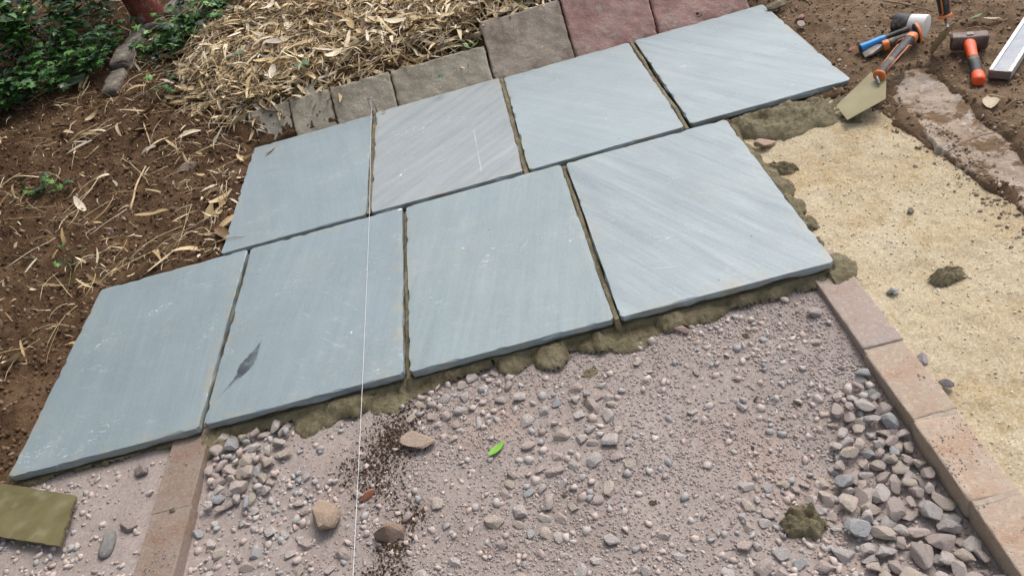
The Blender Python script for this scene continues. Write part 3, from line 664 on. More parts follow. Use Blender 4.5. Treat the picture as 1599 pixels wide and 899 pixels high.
def stone_label(lb, cl, r, x, y, u, v):
    """colour, size and the nearest landmark; what is left over shares a label in its group"""
    sz = 'large' if r > 0.024 else 'medium' if r > 0.0155 else 'small'
    if 'deep pile' in lb:
        wh = 'touching' if x > 1.83 else 'in the middle of the pile beside' if x > 1.74 else 'at the gravel side of the pile along'
        bk = 'the second right brick' if y > -1.43 else 'the third right brick' if y > -1.65 else 'the last right brick'
        return f'{sz} {cl} stone {wh} {bk}'.replace('in the middle of the pile beside', 'mid-pile by').replace('at the gravel side of the pile along', 'at the pile edge by')
    if 'ringing' in lb:
        a = math.degrees(math.atan2(y - LUMP[1], x - LUMP[0])); sec = 'right of' if abs(a) < 45 else 'left of' if abs(a) > 135 else 'behind' if a > 0 else 'in front of'
        return f'{sz} {cl} stone {sec} the fist-sized mortar lump'
    if 'cluster right of the green' in lb:
        return f'{sz} {cl} stone in the {"back" if y > -1.15 else "middle" if y > -1.28 else "front"} of the cluster right of the green leaf'
    if 'heaped beside the left' in lb:
        return f'{sz} {cl} stone {"against the left bricks" if x < 0.19 else "in the heap by the left bricks"}, {"just below the mortar" if y > -1.0 else "farther down the gravel"}'
    if 'below the mortar between' in lb:
        return f'{sz} {cl} stone below the mortar ridge, {"near the spilled soil" if u < 720 else "above the green leaf"}'
    if 'left of the string' in lb:
        return f'{sz} {cl} stone on dusty gravel {"near the left bricks" if u < 400 else "near the large beige stone" if u < 500 else "next to the string"}, {"upper" if v < 810 else "lower"} part'
    if 'fine crushed' in lb:
        return f'{sz} {cl} stone scattered on fine gravel {"below the banded slab" if v < 580 else "left of the mortar lump" if v > 720 else "in the middle right"}'
    if 'bottom edge' in lb:
        return f'{sz} {cl} stone near the bottom edge {"just right of the string" if u < 740 else "below the stone cluster"}'
    return f'{sz} {cl} stone half sunk in the dust left of the brown bricks'
for q in order:
    x, y, z, r, lb, gp = placed[q]
    if not (-20 < uu[q] < 1620 and vv[q] < 925): continue
    if cnt < 290:
        cl = SPROB[sr.integers(len(SPROB))]
        o = obj('stone', SM[cl][sr.integers(16)], None, loc=(x, y, z), rot=(sr.uniform(-.35, .35) + (math.pi if sr.random() < .5 else 0), sr.uniform(-.35, .35), sr.uniform(0, 6.28)), label=stone_label(lb, cl, r, x, y, uu[q], vv[q]), cat='stone', group=gp)
        o.scale = (r, r, r); cnt += 1
    else: rest.append((x, y, z, r))
def rotm(r, n, tilt):
    az_ = r.uniform(0, 2 * np.pi, n); tx = r.uniform(-tilt, tilt, n); ty = r.uniform(-tilt, tilt, n)
    c, s = np.cos(az_), np.sin(az_); o = np.zeros(n); e = np.ones(n)
    Rz = np.stack([np.stack([c, -s, o], -1), np.stack([s, c, o], -1), np.stack([o, o, e], -1)], -2)
    c, s = np.cos(tx), np.sin(tx); Rx = np.stack([np.stack([e, o, o], -1), np.stack([o, c, -s], -1), np.stack([o, s, c], -1)], -2)
    c, s = np.cos(ty), np.sin(ty); Ry = np.stack([np.stack([c, o, s], -1), np.stack([o, e, o], -1), np.stack([-s, o, c], -1)], -2)
    return Rz @ Ry @ Rx
def scatter(name, pos, rad_, r, mt, tilt=3.1, IV=IV1, IF=IF1, nsh=24, flat=(1, .8, .62), **kw):
    n = len(pos)
    sh = np.stack([chunk(IV * (1 + r.uniform(-0.36, 0.36, len(IV)))[:, None] if len(IV) < 20 else IV, r, 0 if len(IV) < 8 else 7 if len(IV) < 20 else 12, 0.25, 0.8, flat) for _ in range(nsh)])
    V = sh[r.integers(nsh, size=n)] * np.asarray(rad_)[:, None, None]
    V = np.einsum('nij,nkj->nki', rotm(r, n, tilt), V) + np.asarray(pos)[:, None, :]
    nv = IV.shape[0]
    F_ = (IF[None] + (np.arange(n) * nv)[:, None, None]).reshape(-1, 3)
    ca = np.repeat(r.random(n), nv)
    me = mesh(name, V.reshape(-1, 3), F_, colattr=ca)
    return obj(name, me, mt, kind='stuff', **kw)
def field(n, x0, x1, y0, y1, r): return r.uniform(x0, x1, n), r.uniform(y0, y1, n)
# fine crushed gravel
fr = np.random.default_rng(23)
x, y = field(120000, -0.62, 1.90, -1.92, -0.86, fr)
u, v, dp = to_px(x, y, x * 0 - 0.06)
dens = 0.30 + 0.75 * sst(-0.25, 0.35, fbm(x * 2.6, y * 2.6, 3, 77)) + 0.55 * sst(1.15, 1.6, x) * sst(-1.55, -1.1, y) + 0.25 * sst(0.75, 1.0, x)
dens *= 0.30 + 0.70 * sst(0.1, 0.6, x)
dens = np.where(x < 0.02, dens * 0.5, dens)
for (a, b, rr) in ((1130, 590, 0.14), (890, 700, 0.05), (720, 745, 0.07), (450, 860, 0.12), (1010, 780, 0.06)):
    q = P(a, b, -0.06); dens *= 1 - 0.8 * np.exp(-((x - q[0]) ** 2 + (y - q[1]) ** 2) / rr ** 2)
ok = (u > -15) & (u < 1615) & (v < 915) & (fr.random(len(x)) < dens) & ~((x > 0.012) & (x < 0.138))
x, y = x[ok], y[ok]; r_ = 0.0014 + 0.0046 * fr.random(len(x)) ** 3.2
scatter('crushed_gravel', np.stack([x, y, Hgrav(x, y) + r_ * 0.08], 1), r_, fr, MGRIT, IV=IV0 * 1.15, IF=IF0, label='fine crushed pinkish grey gravel covering the base', cat='gravel')
for nm_, x0_, x1_, zt_, lb_ in (('brick_grit', 1.905, 1.998, -0.0455, 'gravel dust and grit scattered on the right bricks'), ('brick_grit', 0.025, 0.128, -0.0305, 'grit scattered on the left brown bricks')):
    x, y = field(900, x0_, x1_, -1.8, -0.93, fr); ok = fr.random(900) < 0.12 + 0.9 * sst(0.1, 0.5, fbm(x * 9, y * 9, 3, 8)); x, y = x[ok], y[ok]
    scatter(nm_, np.stack([x, y, np.full(len(x), zt_)], 1), 0.0012 + 0.0022 * fr.random(len(x)) ** 2, fr, MGRIT, IV=IV0, IF=IF0, label=lb_, cat='grit')
x, y = field(4600, -0.55, 1.88, -1.9, -0.93, fr); u, v, dp = to_px(x, y, x * 0 - 0.06)
ok = (u > -15) & (u < 1615) & (v < 915) & ~((x > 0.0) & (x < 0.145)) & (fr.random(len(x)) < 0.25 + 0.75 * sst(0.0, 0.4, fbm(x * 3, y * 3, 2, 5)))
x, y = x[ok], y[ok]; r_ = 0.0050 + 0.0075 * fr.random(len(x)) ** 2.2
pos = np.stack([x, y, Hgrav(x, y) + r_ * 0.15], 1)
if rest:
    ra = np.array(rest); pos = np.concatenate([pos, ra[:, :3]]); r_ = np.concatenate([r_, ra[:, 3]])
scatter('pebbles', pos, r_, fr, stone_mat('pebble', True, [(p_, tuple(q_ * 1.38 for q_ in c_)) for p_, c_ in ST]), tilt=0.8, nsh=30, label='small pale pebbles strewn over the gravel base', cat='pebbles')
# big single stones
def big(name, px, py, r, seed, c, ax, lb, yaw, dz=0.0, tilt=(0, 0), z=None, cuts=8, zp=-0.06):
    rr = np.random.default_rng(seed); V = chunk(IV3, rr, cuts + 5, 0.34, 0.78, ax)
    me = mesh(name, V * r, IF3, smooth=True); me.set_sharp_from_angle(angle=rad(13))
    p = P(px, py, zp if z is None else z); g = float(Hgrav(p[0], p[1])) if z is None else z
    hgt = (V[:, 2].max() - V[:, 2].min()) * r
    return obj(name, me, fixed_stone(lb.split()[0] + '_' + name + str(seed), c), loc=(p[0], p[1], g + hgt * 0.3 + dz), rot=(tilt[0], tilt[1], yaw), label=lb, cat='stone')
big('stone', 510, 802, 0.054, 3, (0.44, 0.325, 0.24), (1, .72, .6), 'large beige pointed stone left of the string near the bottom', 1.9, 0.004)
big('stone', 655, 690, 0.050, 8, (0.45, 0.335, 0.26), (1, .6, .45), 'flat beige triangular stone right of the string on spilled soil', -0.35)
big('stone', 607, 828, 0.035, 15, (0.36, 0.25, 0.185), (1, .85, .7), 'brownish square stone just right of the string at the bottom', 0.5)
big('brick_chip', 572, 771, 0.024, 21, (0.40, 0.155, 0.085), (1, .6, .55), 'small red brick chip touching the string above the gravel', 0.2)
big('stone', 655, 596, 0.012, 22, (0.41, 0.25, 0.20), (1, .6, .55), 'tiny pinkish stone under the front joint of the middle slabs', 0.5)
big('slate_offcut', 172, 852, 0.045, 25, (0.24, 0.235, 0.225), (1, .45, .32), 'grey oblong slate offcut between the board and the brown bricks', 1.75, 0.0, cuts=5)
big('stone', 206, 826, 0.026, 26, (0.34, 0.27, 0.24), (1, .5, .4), 'pale flat stone left of the brown bricks, beside the slate offcut', -0.3)
big('stone', 228, 743, 0.02, 27, (0.30, 0.26, 0.24), (1, .8, .6), 'grey rounded stone under the left front slab beside the bricks', 0.4)
big('stone', 1065, 517, 0.024, 28, (0.40, 0.28, 0.235), (1, .45, .5), 'long pinkish stone below the joint of the two right front slabs', -0.7)
big('stone', 1272, 490, 0.017, 29, (0.42, 0.38, 0.35), (1, .8, .6), 'pale stone below the right slab corner beside the first brick', 0.3)
big('stone', 1195, 229, 0.036, 30, (0.46, 0.33, 0.24), (1, .7, .5), 'flat beige stone beside the mortar heap, right of the banded slab', 0.3, z=-0.047)
big('stone', 1395, 456, 0.017, 31, (0.36, 0.39, 0.42), (1, .5, .45), 'small blue-grey pebble on the sand near the first brick', 0.1, z=-0.045)
big('stone', 1477, 601, 0.017, 32, (0.17, 0.165, 0.17), (1, .6, .5), 'dark slate pebble on the sand beside the orange bricks', -0.5, z=-0.045)
big('stone', 1440, 562, 0.016, 33, (0.37, 0.33, 0.33), (1, .8, .5), 'grey-pink stone wedged at the sand edge of the bricks', 0.4, z=-0.05)
big('stone', 1421, 331, 0.012, 34, (0.22, 0.20, 0.14), (1, .9, .6), 'small round dark pebble in the middle of the sand', 0.4, z=-0.04)
big('stone', 180, 366, 0.036, 35, (0.085, 0.085, 0.09), (1, .6, .55), 'dark grey stone lying in the dead leaves left of the slabs', -0.1, z=-0.03)
big('stone', 295, 265, 0.048, 36, (0.22, 0.16, 0.12), (1, .8, .35), 'flat brown triangular stone on the soil left of the back row', 0.8, z=0.0)
big('stone', 246, 229, 0.026, 37, (0.42, 0.33, 0.27), (1, .7, .4), 'pale flat chip lying on bare brown soil below the leaf pile', -0.3, z=0.03)
big('stone', 25, 177, 0.035, 38, (0.34, 0.26, 0.19), (1, .6, .5), 'tan stone at the far left below the ivy', -0.3, z=0.08)
big('brick_chip', 1330, 84, 0.016, 39, (0.42, 0.17, 0.10), (1, .8, .7), 'orange brick chip on the soil left of the mallet handle', 0.3, z=-0.02)
big('brick_chip', 1249, 31, 0.022, 40, (0.45, 0.24, 0.18), (1, .5, .5), 'pink brick chip beside the top corner of the right back slab', 0.1, z=-0.015)
big('stone', 1251, 42, 0.022, 41, (0.42, 0.35, 0.30), (1, .6, .4), 'pale flat chip below the pink brick chip', 1.0, z=-0.015)
big('stone', 1213, 13, 0.045, 42, (0.22, 0.18, 0.11), (1, .7, .5), 'olive brown clod behind the top corner of the right back slab', 0.2, z=0.0)

# mortar crumbs and lumps on the ground
def lump(px, py, r, z, lb, seed, hgt=None, grp=None, sq=0.7, yaw=0.0):
    p = P(px, py, z); n = 26; r_ = np.random.default_rng(seed)
    X, Y = np.meshgrid(np.linspace(-1.25, 1.25, n), np.linspace(-1.25, 1.25, n))
    d = np.hypot(X, Y) - 1 + 0.42 * fbm(X * 2.2 + seed, Y * 2.2, 3, seed)
    t = np.clip(-d, 0, 1); Zl = np.sqrt(np.clip(1 - (1 - np.clip(t * 2.2, 0, 1)) ** 2, 0, 1)) * (1 + 0.75 * fbm(X * 4 + seed, Y * 4, 3, seed + 1))
    me = hf('mortar_lump', X * r, Y * r * sq, Zl * (hgt or r * 0.5) - 0.003, d < 0.10)
    return obj('mortar_lump', me, G['mortar'], loc=(p[0], p[1], z), rot=(0, 0, yaw), label=lb, cat='mortar', group=grp)
lump(1251, 818, 0.046, float(Hgrav(LUMP[0], LUMP[1])), 'fist-sized olive mortar lump sitting among pale stones', 301, 0.028, sq=0.95)
lump(1480, 431, 0.046, -0.042, 'brown mortar pat lying on the yellow sand', 302, 0.016, sq=0.6, yaw=0.1)
lump(1218, 268, 0.055, -0.05, 'smooth mortar tongue beside the right edge of the banded slab', 303, 0.026, sq=0.55, yaw=-0.4)
lump(1437, 590, 0.018, -0.0465, 'dark mortar splash on top of the second orange brick', 304, 0.005, yaw=0.8)
lump(268, 795, 0.008, -0.029, 'tiny dark mortar spot on the brown bricks', 305, 0.003)
for k, (a, b, r) in enumerate([(922, 581, 0.026), (914, 627, 0.012), (1165, 524, 0.012), (990, 517, 0.018), (882, 772, 0.010), (1243, 631, 0.016), (1020, 785, 0.010),
                               (1180, 625, 0.008), (912, 527, 0.012), (898, 790, 0.008), (1222, 655, 0.007), (1175, 700, 0.006), (1305, 650, 0.010), (1390, 455, 0.010)]):
    q = P(a, b, -0.06)
    z = float(Hgrav(q[0], q[1])) if a < 1380 else -0.046
    lump(a, b, r, z + 0.001, 'small flat olive mortar splat dropped on the gravel' if a < 1380 else 'small ochre mortar splat on the sand by the blue pebble', 310 + k, 0.006, 'mortar splats on the gravel' if a < 1380 else None, yaw=k)
lump(130, 735, 0.028, -0.058, 'dark mortar dab under the front edge of the leftmost slab', 340, 0.02, sq=0.7)
# grit on the sand and along the concrete
x, y = field(9000, 1.98, 2.62, -1.75, 0.05, fr); u, v, dp = to_px(x, y, x * 0 - 0.04)
ok = (u < 1615) & (v < 915) & (sdf(SANDPOLY, x, y) < -0.005) & (fr.random(len(x)) < 0.35 + 0.65 * vnoise(x * 6, y * 6, 3))
x, y = x[ok], y[ok]; r_ = 0.0012 + 0.0042 * fr.random(len(x)) ** 4
scatter('sand_grit', np.stack([x, y, Hsand(x, y) + r_ * 0.2], 1), r_, fr, MSGRIT, IV=IV0 * 1.15, IF=IF0, label='pale coarse grit in the yellow sand', cat='sand')
x = 2.495 + 0.045 * fr.normal(size=900); y = fr.uniform(-1.1, 0.02, 900)
r_ = 0.0015 + 0.008 * fr.random(900) ** 4
z = np.where(x < 2.49, np.maximum(Hsand(x, y), -0.04), -0.030 + 0.015 * fbm(x * 6, y * 6, 4, 93) + 0.010 * fbm(x * 34, y * 34, 4, 94, 0.65) + 0.010 * sst(2.62, 2.5, x) * sst(-0.25, -0.45, y)) - 0.003
scatter('concrete_rubble', np.stack([x, y, z + 0.004], 1), r_, fr, crumb_mat('rubble', [(0, (0.18, 0.125, 0.085)), (0.35, (0.30, 0.225, 0.16)), (0.7, (0.42, 0.335, 0.255)), (1, (0.55, 0.47, 0.39))]), label='crumbled rubble along the ragged concrete edge', cat='rubble')
# dark soil spilled under the string
bx = np.array([P(a, b, -0.06)[:2] for a, b in [(632, 640), (612, 690), (575, 735), (600, 760), (640, 800), (610, 850), (590, 905)]])
wts = np.array([0.05, 0.045, 0.045, 0.03, 0.022, 0.026, 0.03]); dn = np.array([0.18, 0.28, 0.2, 0.06, 0.08, 0.12, 0.14]); dn /= dn.sum()
k = fr.choice(7, size=3800, p=dn); x = bx[k, 0] + fr.normal(size=3800) * wts[k] * 0.95; y = bx[k, 1] + fr.normal(size=3800) * wts[k] * 0.95
r_ = 0.0010 + 0.0036 * fr.random(3800) ** 3
scatter('spilled_soil', np.stack([x, y, Hgrav(x, y) + r_ * 0.4 + 0.002], 1), r_, fr, crumb_mat('spilled_soil', [(0, (0.05, 0.031, 0.019)), (0.5, (0.085, 0.055, 0.036)), (0.9, (0.13, 0.086, 0.058)), (1, (0.20, 0.14, 0.10))]), label='dark brown soil crumbs spilled on the gravel beside the string', cat='soil')
# clods on the soil
x, y = field(70000, -2.0, 3.4, -1.0, 2.4, fr)
d = np.minimum.reduce([sdf(p, x, y) for p in WORKS]); z = Hbase(x, y); u, v, dp = to_px(x, y, z)
ok = (d > 0.004) & (u > -20) & (u < 1620) & (v > -20) & (v < 920) & (sdf(LITTER, x, y) > -0.1)
x, y = x[ok], y[ok]; r_ = 0.002 + 0.010 * fr.random(len(x)) ** 4
xl = x < 2.2
scatter('soil_crumbs', np.stack([x[xl], y[xl], Hsoil(x[xl], y[xl]) + r_[xl] * 0.3], 1), r_[xl], fr, MCLOD, label='dark crumbly soil lumps covering the bare ground on the left', cat='soil')
scatter('soil_crumbs', np.stack([x[~xl], y[~xl], Hsoil(x[~xl], y[~xl]) + r_[~xl] * 0.25], 1), r_[~xl] * 0.8, fr, crumb_mat('light_clod', [(0, (0.15, 0.095, 0.06)), (0.5, (0.26, 0.18, 0.115)), (0.9, (0.36, 0.265, 0.18)), (1, (0.50, 0.42, 0.34))]), label='light brown soil lumps around the tools', cat='soil')

# ------------------------------------------------------------------ leaf litter
def leaf_mesh(L, Wd, curl, fold, twist, n=6, kind='lance'):
    t = np.linspace(0, 1, n + 1)
    if kind == 'lance': wdt = Wd * np.sin(np.pi * np.clip(t * 0.93 + 0.04, 0, 1)) ** 0.7 * (1 - 0.45 * t)
    else: wdt = Wd * (0.45 + 0.55 * np.sin(np.pi * np.clip(t, 0, 1))) * (1 - 0.35 * t ** 3)
    x = (t - 0.5) * L; z = curl * L * ((t - 0.5) ** 2 * 4 - 0.33)
    V = []
    for k in range(n + 1):
        a = twist * (t[k] - 0.5); s = wdt[k] / 2
        for q in (-1, 0, 1):
            yy = q * s; zz = abs(q) * s * fold
            V.append((x[k], yy * math.cos(a) - zz * math.sin(a), z[k] + yy * math.sin(a) + zz * math.cos(a)))
    F_ = []
    for k in range(n):
        for q in (0, 1):
            i = k * 3 + q; F_.append((i, i + 1, i + 4, i + 3))
    return np.array(V), np.array(F_)
def litter_mat(name, use_attr):
    m = M(name); r = m.attr() if use_attr else m.rand()
    c = m.ramp(r, [(0, (0.09, 0.052, 0.028)), (0.08, (0.17, 0.10, 0.05)), (0.18, (0.36, 0.24, 0.12)), (0.32, (0.56, 0.415, 0.225)), (0.6, (0.70, 0.56, 0.345)), (0.85, (0.75, 0.65, 0.47)), (1, (0.60, 0.53, 0.42))])
    c = m.mix(m.math('MULTIPLY', m.rng(m.noise(60, 6, 0.7, m.map(m.co(), sc=(0.3, 1, 1))), 0.45, 0.7), 0.30), c, (0.26, 0.165, 0.085))
    mt = m.out(c, 0.72, m.bump(m.noise(300, 3, 0.6, m.map(m.co(), sc=(0.15, 1, 1))), 0.25, 0.001), 0.3)
    return mt
ML = litter_mat('dry_bamboo_leaf', False); MLA = litter_mat('dry_leaf_litter', True)
lr = np.random.default_rng(31)
LT = [leaf_mesh(1.0, lr.uniform(.07, .18), lr.uniform(-.2, .2), lr.uniform(-.5, .5), lr.uniform(-1.2, 1.2)) for _ in range(14)]
LTW = [leaf_mesh(1.0, lr.uniform(.28, .5), lr.uniform(-.12, .2), lr.uniform(.2, .7), lr.uniform(-.8, .8), kind='sheath') for _ in range(5)]
ALLT = LT + LTW
LM = [mesh('leaf', V, F_, smooth=True) for V, F_ in ALLT]
for q in LM: q.materials.append(ML)
def litter_positions(n):
    out = []
    x = lr.uniform(-1.7, 2.0, n); y = lr.uniform(-0.4, 3.6, n)
    d = sdf(LITTER, x, y); sl = np.minimum.reduce([sdf(p, x, y) for p in WORKS])
    u, v, dp = to_px(x, y, Hbase(x, y))
    prob = np.where(d < 0, 1.0, 0.34 * np.exp(-np.clip(d, 0, 9) / 0.16) + 0.075)
    near = np.exp(-np.clip(sl, 0, 9) / 0.16) * (x < 0.1) * (y > 0.0)       # drift along the left edge of the paving
    prob = np.maximum(prob, 0.55 * near) * (sl > 0.012)
    face = (y < 1.045 + 0.025 * np.sin(x * 17) + 0.02 * np.sin(x * 41)) & (x > 0.05) & (y > 0.85); prob = np.where(face, 0.0, prob)
    face2 = (x > 1.17) & (y < 1.14); prob = np.where(face2, 0.0, prob)
    ok = (lr.random(n) < prob) & (u > -30) & (u < 1000) & (v > -40)
    return x[ok], y[ok], d[ok]
x, y, d = litter_positions(40000)
L = np.where(lr.random(len(x)) < 0.55, lr.uniform(0.025, 0.075, len(x)), lr.uniform(0.075, 0.18, len(x)))
L = np.where((d > 0.05) & (lr.random(len(x)) < 0.65), lr.uniform(0.015, 0.045, len(x)), L)
kk = np.where(lr.random(len(x)) < 0.9, lr.integers(0, 14, len(x)), lr.integers(14, 19, len(x)))
L = np.where(kk >= 14, np.minimum(L, 0.11), L)
z = Hsoil(x, y) + 0.006 + np.where(d < 0, 0.065 * sst(0, 0.15, -d) * lr.random(len(x)), 0.008 * lr.random(len(x)))
u, v, dp = to_px(x, y, z)
score = L * (1 + (kk >= 14)) / dp * (0.4 + (z - Hbase(x, y)) * 12); score = np.where((u < 0) | (v < 4), 0, score)
order = np.argsort(-score); indiv = set(order[:280].tolist())
pile = obj('leaf_pile', None, label='heap of dry tan bamboo leaves on the bank above the edging blocks', cat='leaf pile', loc=(0.6, 1.6, 0.1)); pile.empty_display_size = 0.05
for i in indiv:
    o = obj('leaf', LM[kk[i]], None, pile, loc=(x[i] - 0.6, y[i] - 1.6, z[i] + 0.004 - 0.1), rot=(lr.uniform(-.5, .5), lr.uniform(-.35, .35), lr.uniform(0, 6.28)))
    o.scale = (L[i],) * 3
VV = []; FF = []; CC = []; base = 0
R = rotm(lr, len(x), 0.75)
for t in range(19):
    ii = np.array([i for i in range(len(x)) if kk[i] == t and i not in indiv], int)
    if not len(ii): continue
    V0, F0 = ALLT[t]
    V = np.einsum('nij,kj->nki', R[ii], V0) * L[ii][:, None, None] + np.stack([x[ii], y[ii], z[ii]], 1)[:, None, :]
    VV.append(V.reshape(-1, 3)); FF.append((F0[None] + (base + np.arange(len(ii)) * len(V0))[:, None, None]).reshape(-1, 4))
    CC.append(np.repeat(lr.random(len(ii)), len(V0))); base += len(ii) * len(V0)
lo_ = obj('loose_litter', mesh('loose_litter', np.concatenate(VV) - np.array([0.6, 1.6, 0.1]), np.concatenate(FF), smooth=True, colattr=np.concatenate(CC)), MLA, pile, kind='stuff')

# twigs, canes and straw
def tube(pts, r0, r1, n=6):
    pts = np.array(pts, float); m_ = len(pts); V = []; F_ = []
    for k in range(m_):
        tg = pts[min(k + 1, m_ - 1)] - pts[max(k - 1, 0)]; tg /= np.linalg.norm(tg) + 1e-12
        a = np.cross(tg, [0, 0, 1.0]); a = a / np.linalg.norm(a) if np.linalg.norm(a) > 1e-3 else np.array([1.0, 0, 0]); b = np.cross(a, tg)
        r = r0 + (r1 - r0) * k / (m_ - 1)
        for q in range(n):
            th = 2 * math.pi * q / n; V.append(pts[k] + r * (a * math.cos(th) + b * math.sin(th)))
    for k in range(m_ - 1):
        for q in range(n):
            F_.append([k * n + q, k * n + (q + 1) % n, (k + 1) * n + (q + 1) % n, (k + 1) * n + q])
    F_ = [tuple(f) for f in F_] + [tuple(range(n))[::-1], tuple((m_ - 1) * n + q for q in range(n))]
    return np.array(V), F_
def twmat(name, c): return simple(name, c, 0.75, 0.25, 0.3, 40, 0.3)
TW = [twmat('straw_stem', (0.46, 0.34, 0.19)), twmat('brown_twig', (0.22, 0.14, 0.085)), twmat('pale_cane', (0.52, 0.40, 0.24)), twmat('green_stem', (0.14, 0.17, 0.05)), twmat('dark_root', (0.10, 0.062, 0.04))]
def arc(p0, p1, rise, bend, n=9, seed=0):
    r = np.random.default_rng(seed); t = np.linspace(0, 1, n)[:, None]
    q = p0 + (p1 - p0) * t; s = 4 * t * (1 - t); dv = p1 - p0; side = np.array([-dv[1], dv[0], 0]); side /= np.linalg.norm(side) + 1e-9
    q = q + s * rise * np.array([0, 0, 1.0]) + s * bend * side
    return q + r.normal(size=q.shape) * np.array([1, 1, .4]) * 0.0015
def twig(a, b, r, mt, lb, rise=0.01, bend=0.01, za=0.012, zb=0.012, cat='twig', seed=0, name='twig', grp=None):
    p0 = T(*a) + np.array([0, 0, za]); p1 = T(*b) + np.array([0, 0, zb])
    c = (p0 + p1) / 2
    V, F_ = tube(arc(p0, p1, rise, bend, seed=seed) - c, r, r * 0.6)
    return obj(name, mesh(name, V, F_, smooth=True), mt, loc=c, label=lb, cat=cat, group=grp)
twig((332, 147), (302, 42), 0.007, TW[2], 'tall pale cane stump standing at the left end of the leaf pile', 0.0, -0.03, 0.02, 0.0, 'cane', name='cane')
TWL = [((205, 330), (228, 262), 0.009, 2, 'thick pale straw lying on soil left of the dead leaves', 'stick'), ((192, 250), (235, 290), 0.004, 2, 'short straw left of the flat brown stone', 'twig'),
 ((145, 445), (245, 392), 0.005, 2, 'straw stalk resting above the mortar behind the leftmost front slab', 'twig'), ((120, 352), (205, 305), 0.004, 0, 'straw leaning beside the dark grey stone', 'twig'),
 ((95, 340), (145, 296), 0.005, 0, 'bent tan straw above the dark ivy leaf', 'twig'), ((210, 170), (236, 232), 0.007, 2, 'tan stick standing on bare soil below the grey kerb', 'stick'),
 ((195, 187), (305, 172), 0.004, 0, 'long thin twig at the foot of the leaf pile', 'twig'), ((205, 128), (300, 92), 0.004, 1, 'bent brown twig arching over the undergrowth', 'twig'),
 ((12, 55), (60, 125), 0.006, 0, 'dry yellow stalk falling from the left shrub', 'twig'), ((30, 85), (100, 140), 0.004, 1, 'thin brown stalk under the left shrub', 'twig'),
 ((110, 415), (103, 470), 0.003, 3, 'thin green stem rising at the left of the front row', 'stem'), ((135, 470), (75, 545), 0.003, 0, 'pale rootlet hanging beside the leftmost slab', 'root'),
 ((150, 65), (210, 68), 0.004, 0, 'pale grass stalk across the dark undergrowth', 'twig'), ((130, 140), (150, 98), 0.009, 2, 'orange-tan cane leaning by the pale green leaf', 'stick'),
 ((80, 170), (125, 155), 0.014, 1, 'weathered branch lying below the undergrowth', 'branch'), ((330, 385), (395, 372), 0.003, 0, 'short straw by the joint of the left slabs', 'twig'),
 ((275, 395), (300, 320), 0.003, 0, 'thin straw upright beside the left back slab', 'twig'), ((0, 300), (25, 322), 0.004, 0, 'straw at the far left edge on bare soil', 'twig'),
 ((120, 225), (124, 240), 0.003, 2, 'short upright straw stub on the soil', 'twig'), ((1480, 240), (1600, 205), 0.003, 1, 'thin brown twig lying across the broken concrete', 'twig'),
 ((1380, 4), (1452, 20), 0.006, 1, 'brown stick behind the mallet head', 'stick'), ((1505, 49), (1555, 50), 0.002, 0, 'thin straw behind the lump hammer', 'twig'),
 ((1568, 175), (1604, 158), 0.006, 1, 'brown twig below the aluminium level', 'twig'), ((1540, 152), (1568, 156), 0.004, 2, 'pale wood splinter below the lump hammer handle', 'twig'),
 ((690, 60), (660, 0), 0.004, 2, 'long straw standing in the right part of the leaf pile', 'twig'), ((620, 5), (705, 100), 0.004, 1, 'brown stalk slanting across the leaf pile to the blocks', 'twig'),
 ((360, 118), (405, 103), 0.007, 2, 'thick tan cane lying in the left part of the leaf pile', 'stick'), ((420, 130), (432, 90), 0.003, 0, 'thin upright straw in the middle of the leaf pile', 'twig'),
 ((500, 60), (512, 35), 0.007, 3, 'green cut cane stub in the leaf pile', 'cane'), ((565, 25), (580, 60), 0.005, 3, 'dark green stalk in the leaf pile', 'cane'), ((455, 20), (462, 58), 0.006, 3, 'olive stalk beside the broad leaves of the pile', 'cane'),
 ((408, 50), (402, 15), 0.012, 0, 'thick dry cane stump at the upper left of the leaf pile', 'cane'), ((750, 45), (784, 30), 0.008, 2, 'pale split cane on top of the brown stained block', 'stick')]
for k, (a, b, r, mi, lb, nm) in enumerate(TWL):
    up_ = 0.09 if nm in ('cane',) else 0.0
    twig(a, b, r * 0.62, TW[mi], lb, 0.012 if nm != 'cane' else 0.0, 0.02 * math.sin(k * 2.7), 0.006 + (0.03 if 310 < a[0] < 800 and a[1] < 140 else 0), 0.006 + (0.035 if 310 < a[0] < 800 and a[1] < 140 else 0), nm if nm != 'stick' else 'stick', k, nm)
